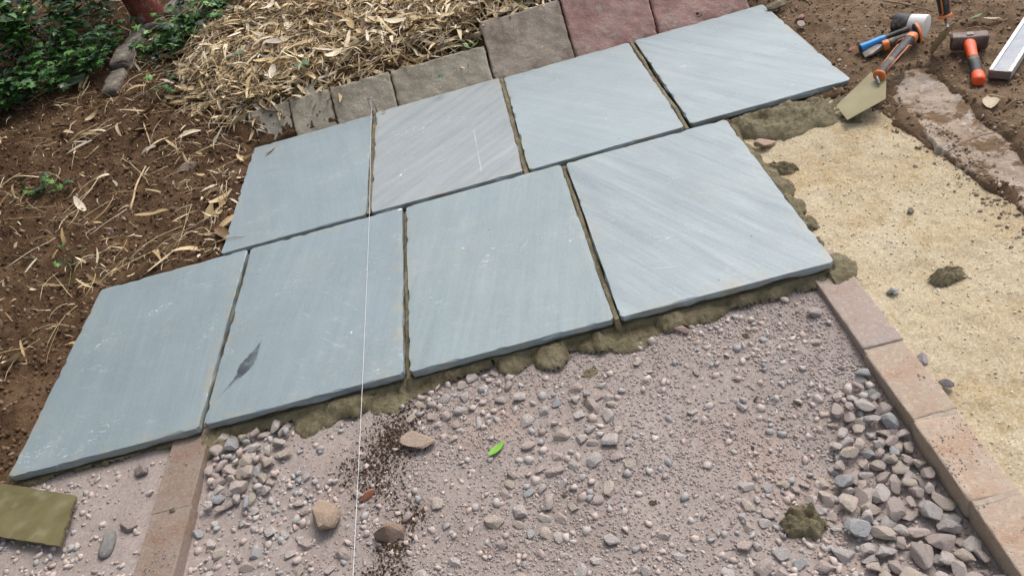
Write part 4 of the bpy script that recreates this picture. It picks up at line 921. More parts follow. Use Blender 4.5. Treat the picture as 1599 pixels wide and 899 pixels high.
# fine stalks through the litter
def stuff_tubes(name, segs, mt, cs, parent=None, off=np.zeros(3), **kw):
    VV = []; FF = []; CC = []; b = 0
    for (pts, r), c in zip(segs, cs):
        V, F_ = tube(pts, r, r * 0.5, 4); F_ = np.array([f for f in F_ if len(f) == 4]); VV.append(V - off); FF.append(F_ + b); CC.append(np.full(len(V), c)); b += len(V)
    return obj(name, mesh(name, np.concatenate(VV), np.concatenate(FF), smooth=True, colattr=np.concatenate(CC)), mt, parent, kind='stuff', **kw)
segs = []; x, y, d = litter_positions(13000)
for i in range(len(x)):
    a_ = lr.uniform(0, 6.28); L_ = lr.uniform(0.03, 0.24); dx_, dy_ = math.cos(a_) * L_ / 2, math.sin(a_) * L_ / 2
    if min(float(np.minimum.reduce([sdf(p, np.array([x[i] + s * dx_]), np.array([y[i] + s * dy_]))[0] for p in WORKS])) for s in (-1, 1)) < 0.01: continue
    if x[i] > 0 and y[i] - abs(dy_) < 1.06: continue
    h = 0.012 + (0.05 * lr.random() if d[i] < -0.05 else 0.006)
    p0 = np.array([x[i] - dx_, y[i] - dy_, float(Hbase(x[i] - dx_, y[i] - dy_)) + h + lr.uniform(0, .02)]); p1 = np.array([x[i] + dx_, y[i] + dy_, float(Hbase(x[i] + dx_, y[i] + dy_)) + h + lr.uniform(0, .03)])
    segs.append((arc(p0, p1, lr.uniform(0, .02), lr.uniform(-.03, .03), 6, i), lr.uniform(0.0008, 0.0022)))
stuff_tubes('straw_litter', segs, MLA, lr.random(len(segs)), pile, np.array([0.6, 1.6, 0.1]))

# ------------------------------------------------------------------ green plants
def green_mat(name, use_attr, dark=1.0):
    m = M(name); r = m.attr() if use_attr else m.rand()
    c = m.ramp(r, [(0, (0.010, 0.032, 0.011)), (0.4, (0.026, 0.082, 0.022)), (0.75, (0.065, 0.19, 0.035)), (1, (0.16, 0.32, 0.06))])
    c = m.mix(m.math('MULTIPLY', m.rng(m.noise(40, 4), 0.45, 0.7), 0.3), c, (0.05, 0.10, 0.045))
    mt = m.out(c, 0.42, m.bump(m.noise(120, 4), 0.2, 0.002), 0.45)
    return mt
MGR = green_mat('green_leaf', False); MGA = green_mat('foliage', True)
def oval_leaf(L, Wd, curl, fold, n=6): return leaf_mesh(L, Wd, curl, fold, 0.2, n)
def ivy_leaf():
    out = [(0, 0)]; prof = [(0.0, -0.12), (0.22, -0.42), (0.30, -0.16), (0.62, -0.40), (0.60, -0.14), (1.0, 0.0)]
    pts = [(0.0, 0.0)] + prof + [(a, -b) for a, b in prof[-2::-1]]
    V = [(0.42, 0, 0.03)] + [(a, b * 1.15, -0.10 * (abs(b) * 1.6) - 0.06 * a * a) for a, b in pts]
    n = len(pts); F_ = [(0, 1 + k, 1 + (k + 1) % n) for k in range(n)]
    return np.array(V, float) - np.array([0.0, 0, 0]), np.array(F_)
gr_ = np.random.default_rng(41)
OV = []
for _ in range(5):
    V, F_ = oval_leaf(1.0, gr_.uniform(.42, .62), gr_.uniform(-.2, -.05), gr_.uniform(.15, .4)); V[:, 0] += 0.5; OV.append((V, F_))
IVL = ivy_leaf(); IVQ = (IVL[0], np.concatenate([IVL[1], IVL[1][:, 2:3]], 1))
OM = [mesh('leaf', V, F_, smooth=True) for V, F_ in OV]; IM = [mesh('leaf', *IVL)]
for q in OM + IM: q.materials.append(MGR)
def lookrot(d, roll):
    """rotation whose x axis is d"""
    d = Vector(d).normalized(); z = Vector((0, 0, 1)); yv = z.cross(d)
    if yv.length < 1e-4: yv = Vector((0, 1, 0))
    yv.normalize(); zv = d.cross(yv)
    m_ = Matrix((d, yv, zv)).transposed(); return m_ @ Matrix.Rotation(roll, 3, 'X')
def plant(px, py, spread, height, nst, nlv, kind, size, lb, nind=12, seed=0, cat='ivy', name='ivy_plant', lift=0.0):
    r = np.random.default_rng(900 + seed); p = T(px, py)
    root = thing(name, lb, cat, (p[0], p[1], p[2]))
    segs = []; LV = []
    for s in range(nst):
        a_ = r.uniform(0, 6.28); q = r.uniform(0.35, 1.0) * spread
        st_ = np.array([r.normal() * spread * 0.2, r.normal() * spread * 0.2, -0.01]); e = np.array([math.cos(a_) * q, math.sin(a_) * q, height * r.uniform(0.3, 1.0)])
        g = float(Hbase(p[0] + e[0], p[1] + e[1])) - p[2]; e[2] += g; st_[2] += float(Hbase(p[0] + st_[0], p[1] + st_[1])) - p[2]
        c = arc(st_, e, height * 0.35, r.uniform(-.1, .1) * spread, 8, s + seed * 50); segs.append((c, r.uniform(0.0012, 0.0028)))
        for _ in range(max(1, nlv // nst)):
            t = r.uniform(0.15, 1.0); ct = c[int(t * 7)] ; az_ = a_ + r.uniform(-1.7, 1.7)
            dd = np.array([math.cos(az_), math.sin(az_), r.uniform(-0.35, 0.45)])
            LV.append((ct + np.array([r.normal() * 0.012, r.normal() * 0.012, r.uniform(0, 0.03)]), dd, r.uniform(-.6, .6), size * r.uniform(0.55, 1.15)))
    stuff_tubes('stems', segs, MSTEM, r.random(len(segs)), root)
    LV.sort(key=lambda q: -(q[0][2] - 0.4 * q[0][1])); base = 0; VV = []; FF = []; CC = []
    for i, (c, dd, ro, sz) in enumerate(LV):
        mt_ = lookrot(dd, ro)
        if i < nind:
            me = OM[r.integers(5)] if kind == 'o' else IM[0]
            o = obj('leaf', me, None, root); o.matrix_local = Matrix.Translation(Vector(c)) @ mt_.to_4x4() @ Matrix.Scale(sz, 4)
        else:
            V0, F0 = OV[r.integers(5)] if kind == 'o' else IVQ
            V = (V0 * sz) @ np.array(mt_).T + c
            VV.append(V); FF.append(F0 + base); base += len(V0); CC.append(np.full(len(V0), r.random()))
    if VV:
        F_ = np.concatenate(FF)
        if kind != 'o':
            F_ = F_[:, :3]
        obj('foliage', mesh('foliage', np.concatenate(VV), F_, smooth=(kind == 'o'), colattr=np.concatenate(CC)), MGA, root, kind='stuff')
    return root
MSTEM = simple('plant_stem', (0.10, 0.10, 0.045), 0.7, 0.25, 0.3, 50, 0.2)
PL = [ # px, py, spread, height, stems, leaves, kind, size, label
 (20, 118, 0.45, 0.42, 30, 420, 'o', 0.085, 'bright broad-leaved shrub at the top left corner', 'shrub', 'leafy_shrub'),
 (95, 84, 0.45, 0.40, 28, 400, 'o', 0.080, 'glossy shrub leaning right over the dark undergrowth', 'shrub', 'leafy_shrub'),
 (150, 44, 0.55, 0.42, 28, 420, 'o', 0.075, 'shrub with small green leaves near the terracotta pipe', 'shrub', 'leafy_shrub'),
 (12, 178, 0.26, 0.18, 16, 150, 'o', 0.085, 'dark blue-green plant at the left edge below the shrubs', 'plant', 'leafy_plant'),
 (62, 152, 0.30, 0.16, 22, 260, 'i', 0.060, 'dark ivy carpet below the shrubs on the left', 'ivy', 'ivy_plant'),
 (118, 122, 0.32, 0.15, 22, 260, 'i', 0.060, 'dark ivy between the shrubs and the grey kerb', 'ivy', 'ivy_plant'),
 (160, 85, 0.34, 0.18, 20, 220, 'i', 0.062, 'ivy climbing just left of the grey kerb', 'ivy', 'ivy_plant'),
 (252, 88, 0.22, 0.12, 16, 110, 'i', 0.062, 'ivy growing in front of the terracotta pipe', 'ivy', 'ivy_plant'),
 (290, 75, 0.28, 0.12, 16, 140, 'i', 0.060, 'ivy between the terracotta pipe and the leaf pile', 'ivy', 'ivy_plant'),
 (325, 36, 0.34, 0.16, 20, 220, 'i', 0.058, 'bright green ground cover at the top left of the leaf pile', 'ivy', 'ivy_plant'),
 (368, 10, 0.36, 0.16, 14, 150, 'i', 0.055, 'green leaves at the top edge behind the leaf pile', 'ivy', 'ivy_plant'),
 (265, 142, 0.14, 0.06, 8, 22, 'i', 0.055, 'a few pale ivy leaves at the foot of the leaf pile', 'ivy', 'ivy_plant'),
 (60, 305, 0.11, 0.06, 8, 26, 'i', 0.045, 'small ivy sprig on the bare soil at the left', 'ivy', 'ivy_plant'),
 (105, 300, 0.06, 0.05, 4, 9, 'i', 0.042, 'tiny seedling with bright leaves right of the ivy sprig', 'seedling', 'seedling'),
 (737, 88, 0.05, 0.07, 5, 13, 'i', 0.042, 'dark ivy sprig hanging over the joint of the brown block', 'ivy', 'ivy_plant'),
 (115, 420, 0.08, 0.08, 6, 14, 'i', 0.030, 'weak weed sprouting behind the leftmost front slab', 'weed', 'weed'),
 (640, 10, 0.3, 0.12, 8, 36, 'i', 0.040, 'sparse green leaves poking through the top of the leaf pile', 'ivy', 'ivy_plant'),
 (825, 2, 0.14, 0.08, 6, 20, 'i', 0.042, 'ivy leaves on top of the brown stained block', 'ivy', 'ivy_plant'),
]
for k, (a, b, sp, h, ns, nl, kd, sz, lb, cat, nm) in enumerate(PL): plant(a, b, sp, h, ns, nl, kd, sz, lb, 26 if nl > 60 else nl, k, cat, nm)
# leafy screen added out of the frame to shade the left end of the paving
hd = thing('added_hedge', 'tall leafy screen added out of view to shade the left of the paving', 'added_hedge', (-2.3, -0.6, 0.0))
hr = np.random.default_rng(5); n_ = 36000
y = hr.uniform(-4.6, 1.6, n_); x = -2.0 + 0.55 * sst(0.2, -0.8, y) + hr.normal(size=n_) * 0.30; z = hr.random(n_) ** 0.8 * (3.3 - 1.6 * sst(-0.6, 0.8, y) + 0.5 * fbm(y * 1.3, y * 0, 3, 4)) + Hbase(x, y)
x = x + 0.35 * fbm(y * 1.7, z * 1.7, 3, 6)
u, v, dp = to_px(x, y, z); ok = ((u < -70) | (dp < 0.1)) & (x < -1.05); x, y, z = x[ok], y[ok], z[ok]
V0, F0 = oval_leaf(1.0, 0.5, -0.15, 0.3, 2); sc_ = hr.uniform(0.05, 0.10, len(x))
V = np.einsum('nij,kj->nki', rotm(hr, len(x), 1.3), V0[::1]) * sc_[:, None, None] + np.stack([x + 2.3, y + 0.6, z], 1)[:, None, :]
obj('foliage', mesh('foliage', V.reshape(-1, 3), (F0[None] + (np.arange(len(x)) * len(V0))[:, None, None]).reshape(-1, 4), smooth=True, colattr=np.repeat(hr.random(len(x)), len(V0))), MGA, hd, kind='stuff')
segs = []
for k in range(40):
    yy_ = -3.5 + k * 0.13; xx_ = -2.05 + 0.45 * float(sst(0.2, -0.8, yy_)) + hr.normal() * 0.15; p0 = np.array([xx_, yy_, -0.02]); p1 = p0 + np.array([hr.normal() * .2, hr.normal() * .2, 2.2])
    segs.append((arc(p0, p1, 0, 0.1 * hr.normal(), 8, k), 0.014))
stuff_tubes('stems', segs, MSTEM, hr.random(len(segs)), hd, np.array([-2.3, -0.6, 0.0]))
# trunk and crown added above the camera's view to darken the left end
tw = thing('added_tree', 'leafy crown on a trunk, added out of view to shade the left end', 'added_tree', (-2.6, 0.2, 0.0))
CR = [(hr.uniform(-4.2, -0.75), hr.uniform(-2.6, 3.4), hr.uniform(2.25, 3.7), hr.uniform(0.38, 0.62)) for _ in range(46)]
PTS = []
for cx_, cy_, cz_, cr_ in CR:
    q = hr.normal(size=(520, 3)); q = q / np.linalg.norm(q, axis=1, keepdims=True) * (hr.random((520, 1)) ** 0.45) * cr_ * np.array([1, 1, 0.75]); PTS.append(q + np.array([cx_, cy_, cz_]))
PTS = np.concatenate(PTS); u, v, dp = to_px(PTS[:, 0], PTS[:, 1], PTS[:, 2]); PTS = PTS[((v < -60) | (u < -60) | (dp < 0.1)) & (PTS[:, 2] > 1.9)]
sc_ = hr.uniform(0.08, 0.14, len(PTS))
V = np.einsum('nij,kj->nki', rotm(hr, len(PTS), 0.9), V0) * sc_[:, None, None] + (PTS - np.array([-2.6, 0.2, 0.0]))[:, None, :]
obj('crown', mesh('crown', V.reshape(-1, 3), (F0[None] + (np.arange(len(PTS)) * len(V0))[:, None, None]).reshape(-1, 4), smooth=True, colattr=np.repeat(hr.random(len(PTS)), len(V0))), MGA, tw, kind='stuff')
V, F_ = tube([(0, 0, -0.1), (0.02, 0.0, 0.6), (-0.03, 0.04, 1.4), (0.02, 0.02, 2.2), (0.05, 0.0, 3.0)], 0.13, 0.05, 14)
obj('trunk', mesh('trunk', V, F_, smooth=True), simple('bark', (0.14, 0.10, 0.07), 0.9, 0.2, 0.4, 20, 0.8), tw)
for k in range(9):
    c_ = CR[k * 5]; e_ = np.array([c_[0] + 2.6, c_[1] - 0.2, c_[2]]); s0_ = np.array([0.0, 0.02, 1.5 + 0.12 * k])
    V, F_ = tube(arc(s0_, e_, 0.15, 0.2 * hr.normal(), 10, k), 0.045, 0.012, 8); obj('limb', mesh('limb', V, F_, smooth=True), bpy.data.materials['bark'], tw)
# single leaves lying about
def single_leaf(px, py, z, L, Wd, c, lb, yaw, seed=0, curl=0.06, fold=0.25, kind='lance', tilt=0.0, ivy=False, terrain=False, dz=0.0):
    p = T(px, py) if terrain else P(px, py, z)
    if ivy: V, F_ = IVL; V = V * L - np.array([L / 2, 0, 0])
    else: V, F_ = leaf_mesh(L, Wd, curl, fold, 0.3, 8, kind)
    me = mesh('leaf', V, F_, smooth=True)
    m = M('leaf_' + lb.split()[0] + str(int(px))); cc = m.ramp(m.noise(50, 5), [(0.3, tuple(q * .8 for q in c)), (0.7, c)])
    return obj('leaf', me, m.out(cc, 0.5, m.bump(m.noise(200, 3), 0.2, 0.001), 0.4), loc=(p[0], p[1], p[2] + 0.008 + dz), rot=(tilt, 0.05, yaw), label=lb, cat='leaf')
gz = float(Hgrav(*P(777, 703, -0.06)[:2]))
single_leaf(777, 703, gz + 0.002, 0.056, 0.026, (0.17, 0.42, 0.03), 'fresh bright green leaf lying on the gravel', rad(38), curl=0.05, fold=0.2)
single_leaf(35, 372, -0.03, 0.085, 0.05, (0.02, 0.055, 0.02), 'dark green ivy leaf on bare soil at the far left', -0.9, ivy=True, dz=0.012)
single_leaf(122, 137, 0.1, 0.17, 0.055, (0.16, 0.24, 0.13), 'pale grey-green folded leaf standing by the orange-tan cane', rad(65), terrain=True, dz=0.03, tilt=0.5, kind='sheath')
single_leaf(235, 340, 0.0, 0.13, 0.03, (0.44, 0.33, 0.17), 'long yellowish dead leaf right of the dark grey stone', rad(-12), curl=0.04, dz=0.012)
single_leaf(424, 236, 0.001, 0.075, 0.018, (0.36, 0.26, 0.16), 'curled tan leaf on the corner of the leftmost back slab', rad(62), curl=0.08, fold=0.5)
single_leaf(600, 177, 0.001, 0.022, 0.012, (0.16, 0.09, 0.05), 'tiny brown leaf scrap at the top corner of the purplish slab', rad(10), curl=0.1)
single_leaf(692, 127, 0.06, 0.045, 0.03, (0.03, 0.09, 0.02), 'small green ivy leaf stuck on the long olive grey block', rad(-60), ivy=True, dz=0.02)
single_leaf(557, 62, 0.2, 0.17, 0.045, (0.50, 0.34, 0.14), 'golden broad leaf standing out on the leaf pile', rad(-75), terrain=True, dz=0.075, tilt=0.3)
single_leaf(437, 90, 0.2, 0.12, 0.06, (0.52, 0.44, 0.36), 'pale shell-like sheath in the middle of the leaf pile', rad(-35), terrain=True, dz=0.07, kind='sheath', fold=0.6)
single_leaf(485, 120, 0.2, 0.10, 0.06, (0.05, 0.15, 0.07), 'green ivy leaf lying on the lower leaf pile', rad(25), terrain=True, dz=0.07, ivy=True)
single_leaf(383, 103, 0.2, 0.08, 0.06, (0.05, 0.14, 0.07), 'green ivy leaf at the left side of the leaf pile', rad(80), terrain=True, dz=0.07, ivy=True)
single_leaf(1546, 165, -0.01, 0.08, 0.05, (0.47, 0.37, 0.25), 'dry split tan leaf on the soil below the lump hammer', rad(60), curl=0.05, fold=0.6, kind='sheath')
single_leaf(1524, 29, -0.01, 0.06, 0.018, (0.06, 0.15, 0.03), 'small green leaf on the soil behind the lump hammer', rad(20))
single_leaf(1548, 32, -0.01, 0.055, 0.016, (0.50, 0.40, 0.28), 'pale dead leaf scrap near the top right corner', rad(-30))

# ------------------------------------------------------------------ terracotta pipe, grey kerb, fallen log
def lathe(prof, n=32):
    V = []; F_ = []
    for r, z in prof:
        for k in range(n): V.append((r * math.cos(2 * math.pi * k / n), r * math.sin(2 * math.pi * k / n), z))
    for i in range(len(prof) - 1):
        for k in range(n): F_.append((i * n + k, i * n + (k + 1) % n, (i + 1) * n + (k + 1) % n, (i + 1) * n + k))
    return np.array(V), F_
TC = block_mat('terracotta', [(0.3, (0.13, 0.035, 0.025)), (0.5, (0.20, 0.06, 0.043)), (0.72, (0.28, 0.10, 0.07))], (0.07, 0.03, 0.025), 0.6)
pp = T(239, 44); dist = float(np.linalg.norm(pp - CAM)); rr = 21.0 * dist / FPX
V, F_ = lathe([(rr * 0.80, 0.0), (rr * 0.80, 0.70), (rr * 0.9, 0.705), (rr, 0.70), (rr * 1.02, 0.40), (rr, 0.1), (rr * 0.95, 0.0), (rr * 0.93, -0.06)])
tp = thing('terracotta_pipe', 'dark red terracotta pipe standing upright behind the grey kerb', 'pipe', (pp[0], pp[1] + rr * 0.6, pp[2]), (0.02, -0.05, 0))
obj('pipe_wall', mesh('pipe_wall', V, F_, smooth=True), TC, tp)
V, F_ = lathe([(rr * 1.0, 0.58), (rr * 1.13, 0.59), (rr * 1.14, 0.70), (rr * 1.09, 0.712), (rr * 0.99, 0.711)])
obj('rim', mesh('rim', V, F_, smooth=True), TC, tp)
KK = block_mat('weathered_grey_kerb', [(0.3, (0.10, 0.085, 0.07)), (0.5, (0.19, 0.165, 0.14)), (0.72, (0.27, 0.245, 0.215))], (0.065, 0.05, 0.038), 0.5)
kb = thing('stone_kerb', 'weathered grey kerb stones curving from the soil up to the terracotta pipe', 'kerb', tuple(T(200, 90)))
kpx = [(172, 148), (188, 112), (203, 80), (225, 52), (262, 33), (296, -2)]
for k in range(len(kpx) - 1):
    a, b = T(*kpx[k]), T(*kpx[k + 1]); c = (a + b) / 2; L = float(np.linalg.norm((b - a)[:2])) - 0.012
    me = brick_mesh('kerb_stone', max(L, 0.08), 0.10, 0.12, 120 + k, bev=0.014, amp=0.006)
    o = obj('kerb_stone', me, KK, kb, loc=tuple(c - T(200, 90) + np.array([0, 0, -0.012 - 0.022 * (k == 0) + 0.008 * math.sin(k * 2)])), rot=(0.1 * math.sin(k * 3), -math.atan2(b[2] - a[2], max(L, .01)), math.atan2(b[1] - a[1], b[0] - a[0])))
lg = block_mat('dead_bark', [(0.3, (0.10, 0.06, 0.035)), (0.5, (0.19, 0.125, 0.075)), (0.72, (0.28, 0.20, 0.13))], (0.06, 0.035, 0.02), 0.5)
a, b = T(-40, 70) + np.array([0, 0, .22]), T(28, 18) + np.array([0, 0, .26])
V, F_ = tube(arc(a, b, 0.03, 0.02, 12, 5), 0.05, 0.028, 14)
obj('dead_branch', mesh('dead_branch', V, F_, smooth=True), lg, label='dead brown branch poking in at the left edge among the shrubs', cat='branch')

# ------------------------------------------------------------------ string line and pin
MS = simple('white_string', (0.66, 0.66, 0.65), 0.7, 0.3, 0.08, 200, 0.2)
pts = [(0.5975, 0.915, 0.050), (0.599, 0.86, 0.040), (0.604, 0.30, 0.022), (0.6065, 0.0, 0.012), (0.6085, -0.45, 0.006), (0.611, -0.905, 0.004), (0.610, -1.2, -0.002), (0.607, -1.6, -0.010), (0.604, -2.1, -0.02)]
V, F_ = tube(pts, 0.0008, 0.0008, 6)
obj('string_line', mesh('string_line', V, F_, smooth=True), MS, label='taut white string line running across the slabs towards the bottom edge', cat='string')
MP = simple('grey_steel', (0.34, 0.33, 0.31), 0.4, 0.5, 0.2, 80, 0.2, metal=0.8, dirt=(0.22, 0.18, 0.12))
lp = thing('line_pin', 'thin steel line pin in the joint where the string starts', 'line pin', (0.5975, 0.918, 0.0))
for s in (-1, 1):
    V, F_ = tube([(s * 0.011, 0, -0.06), (s * 0.011, 0.004, 0.02), (s * 0.011, 0.012, 0.062)], 0.0022, 0.0022, 8); obj('prong', mesh('prong', V, F_, smooth=True), MP, lp)
V, F_ = tube([(-0.0135, 0.012, 0.062), (0.0135, 0.012, 0.062)], 0.0026, 0.0026, 8); obj('crossbar', mesh('crossbar', V, F_, smooth=True), MP, lp)

# ------------------------------------------------------------------ tools
def loft(secs, n=18, sup=2.6, cap=True):
    """secs: (centre, half_width along a, half_height along b, a, b) superellipse sections"""
    V = []; F_ = []
    for c, hw, hh, a, b in secs:
        c = np.array(c, float); a = np.array(a, float); b = np.array(b, float)
        for k in range(n):
            th = 2 * math.pi * k / n; ct, st_ = math.cos(th), math.sin(th)
            V.append(c + a * hw * math.copysign(abs(ct) ** (2 / sup), ct) + b * hh * math.copysign(abs(st_) ** (2 / sup), st_))
    for i in range(len(secs) - 1):
        for k in range(n): F_.append((i * n + k, i * n + (k + 1) % n, (i + 1) * n + (k + 1) % n, (i + 1) * n + k))
    if cap: F_ += [tuple(range(n))[::-1], tuple((len(secs) - 1) * n + k for k in range(n))]
    return np.array(V), F_
def frame(p0, p1):
    x = np.array(p1, float) - np.array(p0, float); L = float(np.linalg.norm(x)); x /= L
    y = np.cross([0, 0, 1.0], x); y /= np.linalg.norm(y); z = np.cross(x, y)
    return Matrix(((x[0], y[0], z[0], p0[0]), (x[1], y[1], z[1], p0[1]), (x[2], y[2], z[2], p0[2]), (0, 0, 0, 1))), L
def alongx(stations, n=18, sup=2.6):
    """stations: (x, half_y, half_z, z0)"""
    return loft([((s[0], 0, s[3] if len(s) > 3 else 0), s[1], s[2], (0, 1, 0), (0, 0, 1)) for s in stations], n, sup)
def part(name, VF, mt, parent, smooth=True, sharp=35, **kw):
    me = mesh(name, VF[0], VF[1], smooth=smooth)
    if smooth: me.set_sharp_from_angle(angle=rad(sharp))
    return obj(name, me, mt, parent, **kw)
def boxvf(x0, x1, y0, y1, z0, z1):
    V = np.array([(x, y, z) for z in (z0, z1) for y in (y0, y1) for x in (x0, x1)])
    return V, [(0, 2, 3, 1), (4, 5, 7, 6), (0, 1, 5, 4), (2, 6, 7, 3), (0, 4, 6, 2), (1, 3, 7, 5)]
DUST = (0.30, 0.235, 0.165)
BLK = simple('black_rubber', (0.022, 0.023, 0.026), 0.55, 0.4, 0.3, 60, 0.25, dirt=DUST, damt=(0.50, 0.74))
ORG = simple('orange_plastic', (0.72, 0.20, 0.045), 0.45, 0.45, 0.12, 60, 0.1, dirt=DUST, damt=(0.52, 0.78))
RED = simple('orange_red_grip', (0.82, 0.10, 0.025), 0.42, 0.5, 0.1, 60, 0.1, dirt=DUST, damt=(0.55, 0.82))
BLU = simple('blue_plastic', (0.02, 0.25, 0.62), 0.4, 0.5, 0.12, 60, 0.1, dirt=DUST, damt=(0.55, 0.82))
WHT = simple('white_rubber', (0.72, 0.71, 0.68), 0.6, 0.35, 0.08, 40, 0.15, dirt=(0.45, 0.40, 0.33), damt=(0.6, 0.8))
STL = simple('dirty_steel', (0.24, 0.22, 0.21), 0.5, 0.5, 0.2, 50, 0.3, metal=0.6, dirt=(0.25, 0.20, 0.15), damt=(0.42, 0.65))
IRON = simple('brown_iron', (0.13, 0.095, 0.082), 0.55, 0.5, 0.35, 35, 0.4, metal=0.35, dirt=(0.28, 0.22, 0.18), damt=(0.52, 0.75))
m = M('mortar_smeared_steel'); c = m.ramp(m.noise(9, 7, 0.6), [(0.3, (0.215, 0.18, 0.085)), (0.5, (0.265, 0.225, 0.115)), (0.72, (0.315, 0.275, 0.15))])
c = m.mix(m.rng(m.noise(26, 6, 0.7), 0.66, 0.72), c, (0.10, 0.08, 0.035))
MUD = m.out(c, 0.5, m.bump(m.noise(40, 7, 0.7), 0.25, 0.004), 0.4)
ALU = simple('aluminium', (0.50, 0.52, 0.54), 0.42, 0.5, 0.12, 40, 0.15, metal=0.75, dirt=(0.55, 0.53, 0.50), dsc=22, damt=(0.42, 0.7))
ALB = simple('dull_blue_web', (0.23, 0.25, 0.29), 0.5, 0.5, 0.12, 40, 0.15, metal=0.3, dirt=(0.50, 0.49, 0.47), dsc=25, damt=(0.45, 0.7))

def trowel_handle(root, L, s=1.0):
    """soft grip along +x starting at x=0 (guard end)"""
    part('guard', alongx([(0, .019 * s, .017 * s), (0.004, .021 * s, .019 * s), (0.010, .019 * s, .017 * s)]), ORG, root)
    part('grip', alongx([(0.0085, .0175 * s, .0160 * s), (0.02, .0150 * s, .0140 * s), (L * .3, .0160 * s, .0155 * s), (L * .6, .0185 * s, .0175 * s), (L * .85, .0180 * s, .0170 * s), (L * .96, .0165 * s, .0155 * s), (L, .011 * s, .010 * s)]), BLK, root)
    # orange outline inlay on both cheeks and the top: thin raised strips following the grip
    for sy in (-1, 1):
        V, F_ = tube([(L * .12, sy * .0150 * s, .0065 * s), (L * .35, sy * .0160 * s, .0075 * s), (L * .68, sy * .0178 * s, .0085 * s), (L * .74, sy * .0186 * s, .0 * s), (L * .69, sy * .0178 * s, -.0075 * s)], .0022 * s, .0022 * s, 6)
        obj('inlay', mesh('inlay', V, F_, smooth=True), ORG, root)
        V, F_ = tube([(L * .12, sy * .0150 * s, .0065 * s), (L * .10, sy * .0158 * s, .0 * s), (L * .12, sy * .0150 * s, -.0065 * s)], .0022 * s, .0022 * s, 6)
        obj('inlay', mesh('inlay', V, F_, smooth=True), ORG, root)
    part('end_cap', alongx([(L * .86, .0187 * s, .0177 * s), (L * .90, .0190 * s, .0180 * s), (L * .955, .0175 * s, .0165 * s)]), ORG, root)
def blade(outline, th=0.0016, bend=0.0):
    n = len(outline); V = [(a, b, th / 2 + bend * a) for a, b in outline] + [(a, b, -th / 2 + bend * a) for a, b in outline]
    F_ = [tuple(range(n)), tuple(range(n, 2 * n))[::-1]] + [(k, n + k, n + (k + 1) % n, (k + 1) % n) for k in range(n)]
    return np.array(V), F_
# big trowel resting on the mortar heap: handle up and right, blade down and left
h0 = P(1372, 119, 0.062); h1 = P(1428, 54, 0.085)
mt_, L = frame(h0, h1)
tr = thing('trowel', 'large trowel with mortar-coated square blade and black and orange grip on the heap', 'trowel'); tr.matrix_world = mt_
trowel_handle(tr, L, 1.05)
inv = np.array(mt_.inverted())
def loc(p): return (inv @ np.array([p[0], p[1], p[2], 1.0]))[:3]
c4 = [P(1306, 165, -0.002), P(1323, 188, -0.002), P(1383, 154, 0.040), P(1384, 128, 0.046), P(1360, 113, 0.044)]
V = [loc(p) for p in c4]
# bring the blade to one plane
A_ = np.array(V); cc_ = A_.mean(0); nrm_ = np.linalg.svd(A_ - cc_)[2][2]; A_ = A_ - np.outer((A_ - cc_) @ nrm_, nrm_)
if nrm_[2] < 0: nrm_ = -nrm_
n5 = len(A_); Vb = np.concatenate([A_ + nrm_ * 0.001, A_ - nrm_ * 0.001])
Fb = [tuple(range(n5)), tuple(range(n5, 2 * n5))[::-1]] + [(k, n5 + k, n5 + (k + 1) % n5, (k + 1) % n5) for k in range(n5)]
part('blade', (Vb, Fb), MUD, tr, smooth=False)
hl = loc(P(1373, 133, 0.045))
V, F_ = tube([(0.006, 0, 0), (-0.012, 0, 0.0), hl * 0.55 + np.array([-0.006, 0, 0.004]), hl + nrm_ * 0.004], 0.0065, 0.005, 10)
part('tang', (V, F_), STL, tr)
# second trowel: blade tip stuck in the soil, handle rising out of the frame
tip = P(1455, 86, -0.03); g0 = P(1477, 36, 0.13)
d2 = (g0 - tip); d2 /= np.linalg.norm(d2); h1 = P(1468, 30, 0.13) + np.array([0.0, 0.03, 0.14]); h0 = P(1476, 27, 0.135)
mt_, L = frame(h0, h0 + (h1 - h0) / np.linalg.norm(h1 - h0) * 0.13)
t2 = thing('trowel', 'pointing trowel stuck upright in the soil, its black grip cut off by the top edge', 'trowel'); t2.matrix_world = mt_
trowel_handle(t2, L, 1.1)
inv = np.array(mt_.inverted())
q0 = P(1480, 42, 0.115); ax_ = (q0 - tip) / np.linalg.norm(q0 - tip); vw = (tip + q0) / 2 - CAM; vw /= np.linalg.norm(vw)
sd_ = np.cross(ax_, vw); sd_ /= np.linalg.norm(sd_); sd_ = sd_ * math.cos(1.27) + np.cross(ax_, sd_) * math.sin(1.27)
Lb = float(np.linalg.norm(q0 - tip)); W = []
for t, wv in ((0, 0.0), (0.25, 0.028), (0.55, 0.048), (0.8, 0.052), (0.94, 0.036), (1.0, 0.012), (1.0, -0.012), (0.94, -0.036), (0.8, -0.052), (0.55, -0.048), (0.25, -0.028)):
    W.append(loc(tip + ax_ * Lb * t + sd_ * wv))
W = np.array(W); nn_ = np.cross(W[2] - W[0], W[8] - W[0]); nn_ /= np.linalg.norm(nn_); k_ = len(W)
part('blade', (np.concatenate([W + nn_ * 0.0008, W - nn_ * 0.0008]), [tuple(range(k_)), tuple(range(k_, 2 * k_))[::-1]] + [(i, k_ + i, k_ + (i + 1) % k_, (i + 1) % k_) for i in range(k_)]), MUD, t2, smooth=False)
V, F_ = tube([(0.004, 0, 0), (-0.010, 0, 0.0), (loc(q0) + np.array([-0.012, 0, 0])) * 0.6, loc(q0), loc(q0 - ax_ * 0.02)], 0.006, 0.0045, 10); part('tang', (V, F_), STL, t2)

